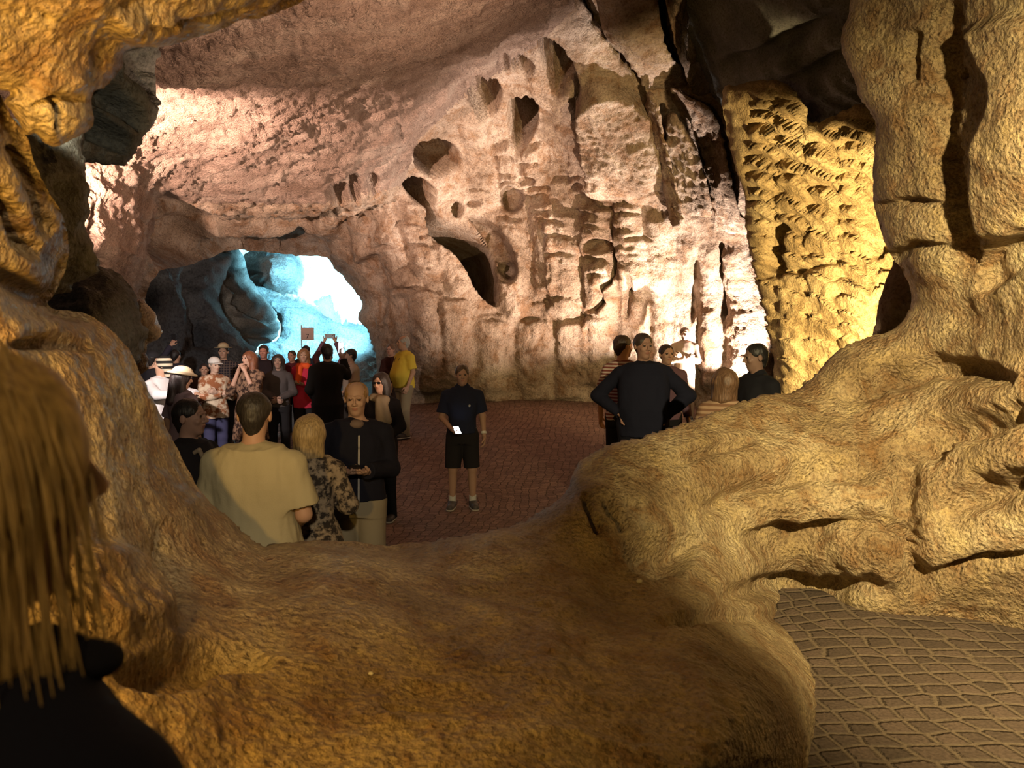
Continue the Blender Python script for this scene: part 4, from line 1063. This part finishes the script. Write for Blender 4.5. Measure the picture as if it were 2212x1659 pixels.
PH['rimlit'] = person('dark-haired person lit blue at the rim, arm raised with a phone behind the sun hat', 379, 754, 13.0, 190, 'raised', 'front', wear('jacket', (.05, .045, .07), 'long', infl=.03), leg((.02, .02, .03)), ('short', (.02, .015, .015)), head=(-20, 0, 0))
PH['capman'] = person('person in a black cap at the far left behind the white shirt', 330, 757, 11.5, 150, 'frontlow', None, wear('jacket', (.03, .028, .035), 'long'), leg((.02, .02, .03)), ('short', (.02, .015, .015)), 'cap')
PH['blouse'] = person('woman in a white cap, rust and cream blouse and jeans with folded arms', 462, 770, 11.4, 40, 'crossed', None, wear('blouse', (.34, .13, .06), 'long', pat='floral', c2=(.80, .64, .48), ps=.35, hem=.80, infl=.034, fold=.016), leg((.07, .07, .15)), ('short', (.30, .24, .2)), 'white_cap', female=True, girth=1.15, head=(10, 6, 0), skin_col=(.66, .44, .34))
PH['brown'] = person('stocky person in a dark brown top behind the woman in the white cap', 440, 784, 12.3, 20, 'down', None, wear('sweater', (.07, .035, .025), 'long', infl=.03), leg((.02, .018, .018)), ('short', (.03, .02, .02)), girth=1.15)
PH['straw'] = person('man in a brimmed straw hat and dark plaid shirt', 482, 739, 12.9, 12, 'down', None, wear('shirt', (.035, .030, .040), 'long', pat='plaid', c2=(.16, .12, .10), hem=.82, infl=.026), leg((.025, .025, .03)), ('short', (.04, .03, .025)), 'straw', head=(-6, 0, 0))
PH['auburn'] = person('woman with auburn hair in a brown patterned dress, hands raised to her face', 538, 756, 11.3, -22, 'face', 'face', wear('dress', (.045, .025, .02), 'half', pat='floral', c2=(.34, .20, .13), ps=.6, hem=.45, infl=.028, flare=.12), leg((.03, .02, .02)), ('long', (.24, .085, .04)), female=True, girth=1.18, head=(-14, 0, 0), skin_col=(.64, .38, .28))
PH['redface'] = person('ruddy-faced man in a dark jacket standing behind the auburn-haired woman', 569, 744, 12.9, 6, 'frontlow', None, wear('jacket', (.030, .020, .022), 'long', infl=.032), leg((.02, .018, .018)), ('short', (.05, .03, .025)), skin_col=(.60, .27, .20))
PH['grey'] = person('woman with dark hair and a grey jumper in the middle of the crowd', 600, 764, 11.9, 10, 'clasp', None, wear('sweater', (.09, .075, .075), 'long', infl=.026), leg((.02, .018, .02)), ('bob', (.035, .025, .022)), female=True, skin_col=(.40, .24, .18))
PH['maroon'] = person('person in a maroon top beside the woman in the magenta jacket', 630, 756, 13.7, -10, 'front', None, wear('sweater', (.10, .02, .025), 'long', infl=.026), leg((.02, .018, .018)), ('short', (.05, .03, .02)), skin_col=(.56, .28, .20))
PH['magenta'] = person('woman in a magenta jacket and bright orange scarf', 656, 752, 12.6, -8, 'front', 'down', wear('jacket', (.55, .035, .075), 'long', hem=.72, infl=.030, flare=.05), leg((.02, .018, .02)), ('bob', (.30, .14, .06)), female=True, head=(20, 0, 0),
    extras=lambda o, child, arm, hp, torso, h: child('scarf', Shape().cone((-.08, -.05, 1.45), (.08, -.06, 1.45), .055, .055, .03).cone((-.03, -.12, 1.42), (-.04, -.17, 1.18), .06, .05, .03).noise(.012, 9), cloth((.85, .12, .03)), .008))
PH['black'] = person('man in a long black coat with black hair seen from behind, beside the magenta jacket', 706, 741, 11.4, 212, 'frontlow', ((.31, -.10, 1.30), (.285, -.16, 1.55)), wear('coat', (.012, .010, .010), 'long', hem=.55, infl=.036, flare=.04), leg((.012, .012, .013)), ('short', (.010, .009, .009)), head=(-10, 0, 0), skin_col=(.30, .18, .14), girth=1.08)
PH['arms'] = person('person with both arms raised taking a picture above the heads', 709, 757, 13.2, 180, ((.27, -.10, 1.62), (.11, -.14, 1.94)), ((.27, -.10, 1.62), (.11, -.14, 1.94)), wear('shirt', (.16, .08, .11), 'long', infl=.026), leg((.02, .02, .03)), ('short', (.02, .015, .015)))
PH['beige'] = person('dark-haired man in profile in a beige shirt with a bag strap across his chest', 757, 752, 12.6, -58, 'frontlow', 'front', wear('shirt', (.40, .31, .24), 'short', hem=.84, infl=.026), leg((.05, .04, .035)), ('short', (.012, .010, .010)), head=(-12, -6, 0), skin_col=(.44, .26, .18),
    extras=lambda o, child, arm, hp, torso, h: child('strap', Shape().cone((.11, -.06, 1.45), (.06, -.16, 1.30), .013, .013, .004).cone((.06, -.16, 1.30), (-.14, -.15, 1.02), .013, .013, .004), cloth((.05, .03, .025)), .008))
PH['guide'] = person('guide with dark hair holding up the sign with the number seven', 661, 745, 14.2, 172, 'down', ((.25, -.05, 1.22), (.12, -.22, 1.40)), wear('jacket', (.03, .03, .04), 'long', infl=.03), leg((.02, .02, .025)), ('short', (.015, .012, .012)))
PH['bagwoman'] = person('person in a dark top behind the man in the yellow t-shirt, carrying a white bag', 844, 742, 14.2, -20, 'down', 'down', wear('sweater', (.05, .018, .014), 'long', infl=.024), leg((.05, .03, .025)), ('short', (.16, .09, .06)), female=True, skin_col=(.58, .32, .24))
# right-hand side, by the lit wall
PH['navy'] = person('broad man in a dark navy sweater with hands on his hips', 1390, 718, 7.4, -6, 'hips', 'hips', wear('sweater', (.012, .013, .026), 'long', hem=.80, infl=.030, fold=.012), leg((.012, .012, .020), wide=1.2), ('short', (.05, .035, .028)), girth=1.26, belly=.05, head=(24, 4, 0), skin_col=(.36, .21, .16))
PH['stripes'] = person('person in a red and white striped top behind the broad man in navy', 1346, 722, 8.3, 150, 'down', None, wear('top', (.62, .52, .48), 'half', pat='stripes', c2=(.24, .07, .06), ps=1.0, hem=.86, infl=.022), leg((.02, .018, .02)), ('short', (.05, .03, .022)), female=True, skin_col=(.60, .30, .22), head=(-30, 0, 0))
PH['mauve'] = person('person in a mauve top and black trousers half hidden behind the broad man in navy', 1440, 742, 9.4, 10, 'down', None, wear('sweater', (.16, .09, .12), 'long', infl=.024), leg((.015, .014, .016)), ('short', (.05, .03, .022)))
PH['tan'] = person('man in a tan jacket and khaki trousers with folded arms against the lit wall', 1479, 706, 14.9, -14, 'crossed', None, wear('jacket', (.32, .22, .16), 'long', hem=.80, infl=.030), leg((.36, .25, .18), wide=1.25, sole=(.5, .45, .4)), ('short', (.14, .08, .05)), skin_col=(.60, .38, .28), head=(14, 6, 0))
PH['lady'] = person('woman with a brown bob and a striped top standing behind the parapet', 1566, 792, 5.75, 160, 'down', None, wear('top', (.16, .085, .05), 'half', pat='stripes', c2=(.30, .20, .13), ps=.8, infl=.022), leg((.02, .018, .018)), ('bob', (.12, .065, .035)), female=True, head=(14, 0, 0))
PH['shadow'] = person('man in a black jacket in silhouette behind the parapet before the golden wall', 1634, 740, 6.6, -70, 'down', None, wear('jacket', (.010, .010, .013), 'long', infl=.034, collar=True), leg((.012, .012, .014)), ('short', (.012, .010, .009)), skin_col=(.20, .12, .09), girth=1.08, head=(-14, 8, 0))
# the visitor next to the camera in the gallery
def strands(o, child, hp, Rh):
    rng = np.random.RandomState(8); V = []; Q = []
    for k in range(420):
        a = rng.uniform(-math.pi, math.pi); el = rng.uniform(.15, 1.1)
        r0 = .088 + rng.uniform(0, .012)
        root = np.array((r0 * math.cos(a) * math.cos(el), .018 + r0 * math.sin(a) * math.cos(el), .03 + r0 * math.sin(el)))
        if root[1] < -.06 and root[2] < .08: continue
        out = np.array((math.cos(a), math.sin(a), 0)); ln = rng.uniform(.20, .36); sp = rng.uniform(.0, .055); ph = rng.uniform(0, 6.28)
        n = 10; base = len(V); rr = rng.uniform(.0009, .0020)
        for j in range(n):
            t = j / (n - 1)
            c = root + out * (.020 * math.sin(min(1, t * 2.5) * 1.57) + sp * t * t) + np.array((0, 0, -ln * t ** 1.25)) + np.array((math.cos(ph + 5 * t), math.sin(ph + 4 * t), 0)) * .006 * t
            for q in range(4):
                w = q * math.pi / 2; V.append(hp(c + np.array((math.cos(w), math.sin(w), 0)) * rr * (1 - .7 * t)))
            if j:
                for q in range(4):
                    b = base + (j - 1) * 4; Q.append((b + q, b + (q + 1) % 4, b + 4 + (q + 1) % 4, b + 4 + q))
    bpy.context.view_layer.update()
    k = np.array(o.matrix_world.inverted() @ Vector(P(215, 1425, .60)))
    child('collar', Shape().ell(k, (.020, .020, .013), .01).cone(k, k * np.array((.4, 1, 1)) + np.array((0, 0, .004)), .014, .02, .01), cloth((.010, .010, .016)), .004)
    h = mesh_obj('hair', np.array(V), np.array(Q), hair_mat((.62, .42, .16)), o); h['label'] = 'loose blond strands'
PH['blond'] = person('blond-haired person in a dark navy coat, seen from behind very close, bottom left corner', -125, 700, 0.60, 160, 'down', None, wear('coat', (.012, .013, .026), 'long', hem=.62, infl=.030, fold=.008), leg((.012, .012, .016)), ('bob', (.50, .33, .12)), female=True, H=1.60, floor=OWN_FLOOR, head=(-20, 0, 0), st_fn=strands)

# ------------------------------------------------------------------ things people hold
M_BLK = plain('black_plastic', (.012, .012, .014), .35)
def phone(name, label, loc, rot, emit=None, size=(.074, .009, .152)):
    o = box_obj(name, size, M_BLK, loc, rot, .003)
    tag(o, label, 'phone')
    if emit:
        s = box_obj('screen', (size[0] * .92, .0015, size[2] * .92), plain('lit_screen', (.9, .95, 1.0), .4, emit), (0, -size[1] / 2 - .0009, 0), (0, 0, 0), 0, o)
        s['label'] = 'glowing white screen'
    return o
def at_hand(key, s, off=(0, 0, 0)):
    return hand_point(*PH[key], s, off)
h_ = at_hand('polo', -1, (0.03, -.02, .03))
phone('phone', 'phone with a lit white screen held by the man in the navy polo shirt', h_, (math.radians(-62), 0, math.radians(20)), 6.0)
h_ = at_hand('jacket', 1, (-.02, -.03, .03))
phone('phone', 'phone held low by the man in the navy zip jacket', h_, (math.radians(60), 0, 0))
a1 = at_hand('arms', 1); a2 = at_hand('arms', -1)
cm = box_obj('camera', (.16, .06, .08), M_BLK, (a1 + a2) / 2 + Vector((0, 0, .02)), (0, 0, 0), .008)
tag(cm, 'black camera held up over the crowd in two raised hands', 'camera')
ln = Shape().cone((0, .02, 0), (0, .09, 0), .035, .03, .004, flat=True).mesh(.006); mesh_obj('lens', *ln, M_BLK, cm)
h_ = at_hand('black', -1)
phone('phone', 'white glowing phone held upright beside the head of the man in the black coat', h_ + Vector((0, -.012, .06)), (0, 0, 0), 5.0, (.085, .01, .17))
h_ = at_hand('rimlit', 1)
phone('phone', 'phone held up by the blue-rimmed person behind the sun hat', h_ + Vector((0, .02, .05)), (0, 0, 0), None)
# the number card on its pole
sg = bpy.data.objects.new('sign', None); C.objects.link(sg)
ghand = at_hand('guide', -1)
sg.location = Vector(P(652, 800, ghand.y)); tag(sg, 'tan card with the number 7 on a thin pole above the crowd', 'sign')
gy_ = ghand.y
top_ = Vector(P(664, 721, gy_)) - sg.location
box_obj('card', (28 * gy_ / F, .012, 27 * gy_ / F), plain('card', (.42, .29, .25), .8), top_, (0, 0, 0), .002, sg)
fc = bpy.data.curves.new('numeral', 'FONT'); fc.body = '7'; fc.size = 14.5 * gy_ / F; fc.extrude = .001; fc.align_x = 'CENTER'; fc.align_y = 'CENTER'
tmp = bpy.data.objects.new('numeral', fc); C.objects.link(tmp); bpy.context.view_layer.update()
nm_ = bpy.data.meshes.new_from_object(tmp.evaluated_get(bpy.context.evaluated_depsgraph_get())); bpy.data.objects.remove(tmp)
fo = bpy.data.objects.new('numeral', nm_); C.objects.link(fo); fo.parent = sg; fo.location = top_ + Vector((0.3 * gy_ / F, -.0085, -6 * gy_ / F)); fo.rotation_euler = (math.pi / 2, 0, 0)
nm_.materials.append(plain('black_ink', (.012, .010, .010), .8))
v_, q_ = Shape().cone((0, .012, -.30), (0, .012, .82), .010, .010, .003).mesh(.0065)
mesh_obj('pole', v_, q_, plain('pole_wood', (.30, .24, .2), .6), sg)
# white bag
hb = at_hand('bagwoman', -1)
bg = box_obj('bag', (.20, .07, .27), plain('white_paper', (.62, .55, .50), .8), hb + Vector((0, -.085, -.23)), (0, 0, .2), .006)
tag(bg, 'white paper bag hanging behind the man in the yellow t-shirt', 'bag')
hd = Shape()
for k in range(8):
    t0, t1 = math.pi * k / 8, math.pi * (k + 1) / 8
    hd.cone((.05 * math.cos(t0), 0, .135 + .085 * math.sin(t0)), (.05 * math.cos(t1), 0, .135 + .085 * math.sin(t1)), .006, .006, .002)
mesh_obj('handle', *hd.mesh(.005), plain('white_paper', (.62, .55, .50), .8), bg)

# small pale pebbles lying on the sill
bpy.context.view_layer.update()
dg = bpy.context.evaluated_depsgraph_get()
def on_rock(px, py):
    a = Vector(CAM); v = Vector(P(px, py, 1.0)) - a
    ok, loc, nor, i, ob, m = scene.ray_cast(dg, a, v.normalized())
    return loc, nor
for px, py, r, lab in [(1381, 1258, .011, 'small white pebble where the parapet meets the sill'), (801, 1457, .006, 'tiny white pebble in the middle of the brown sill')]:
    loc, nor = on_rock(px, py)
    v_, q_ = Shape().ell((0, 0, r * .5), (r * 1.2, r, r * .8), .004).noise(r * .25, 1.2 / r).mesh(r / 5)
    pb = mesh_obj('pebble', v_, q_, plain('white_stone', (.75, .70, .58), .6)); pb.location = loc
    tag(pb, lab, 'pebble')
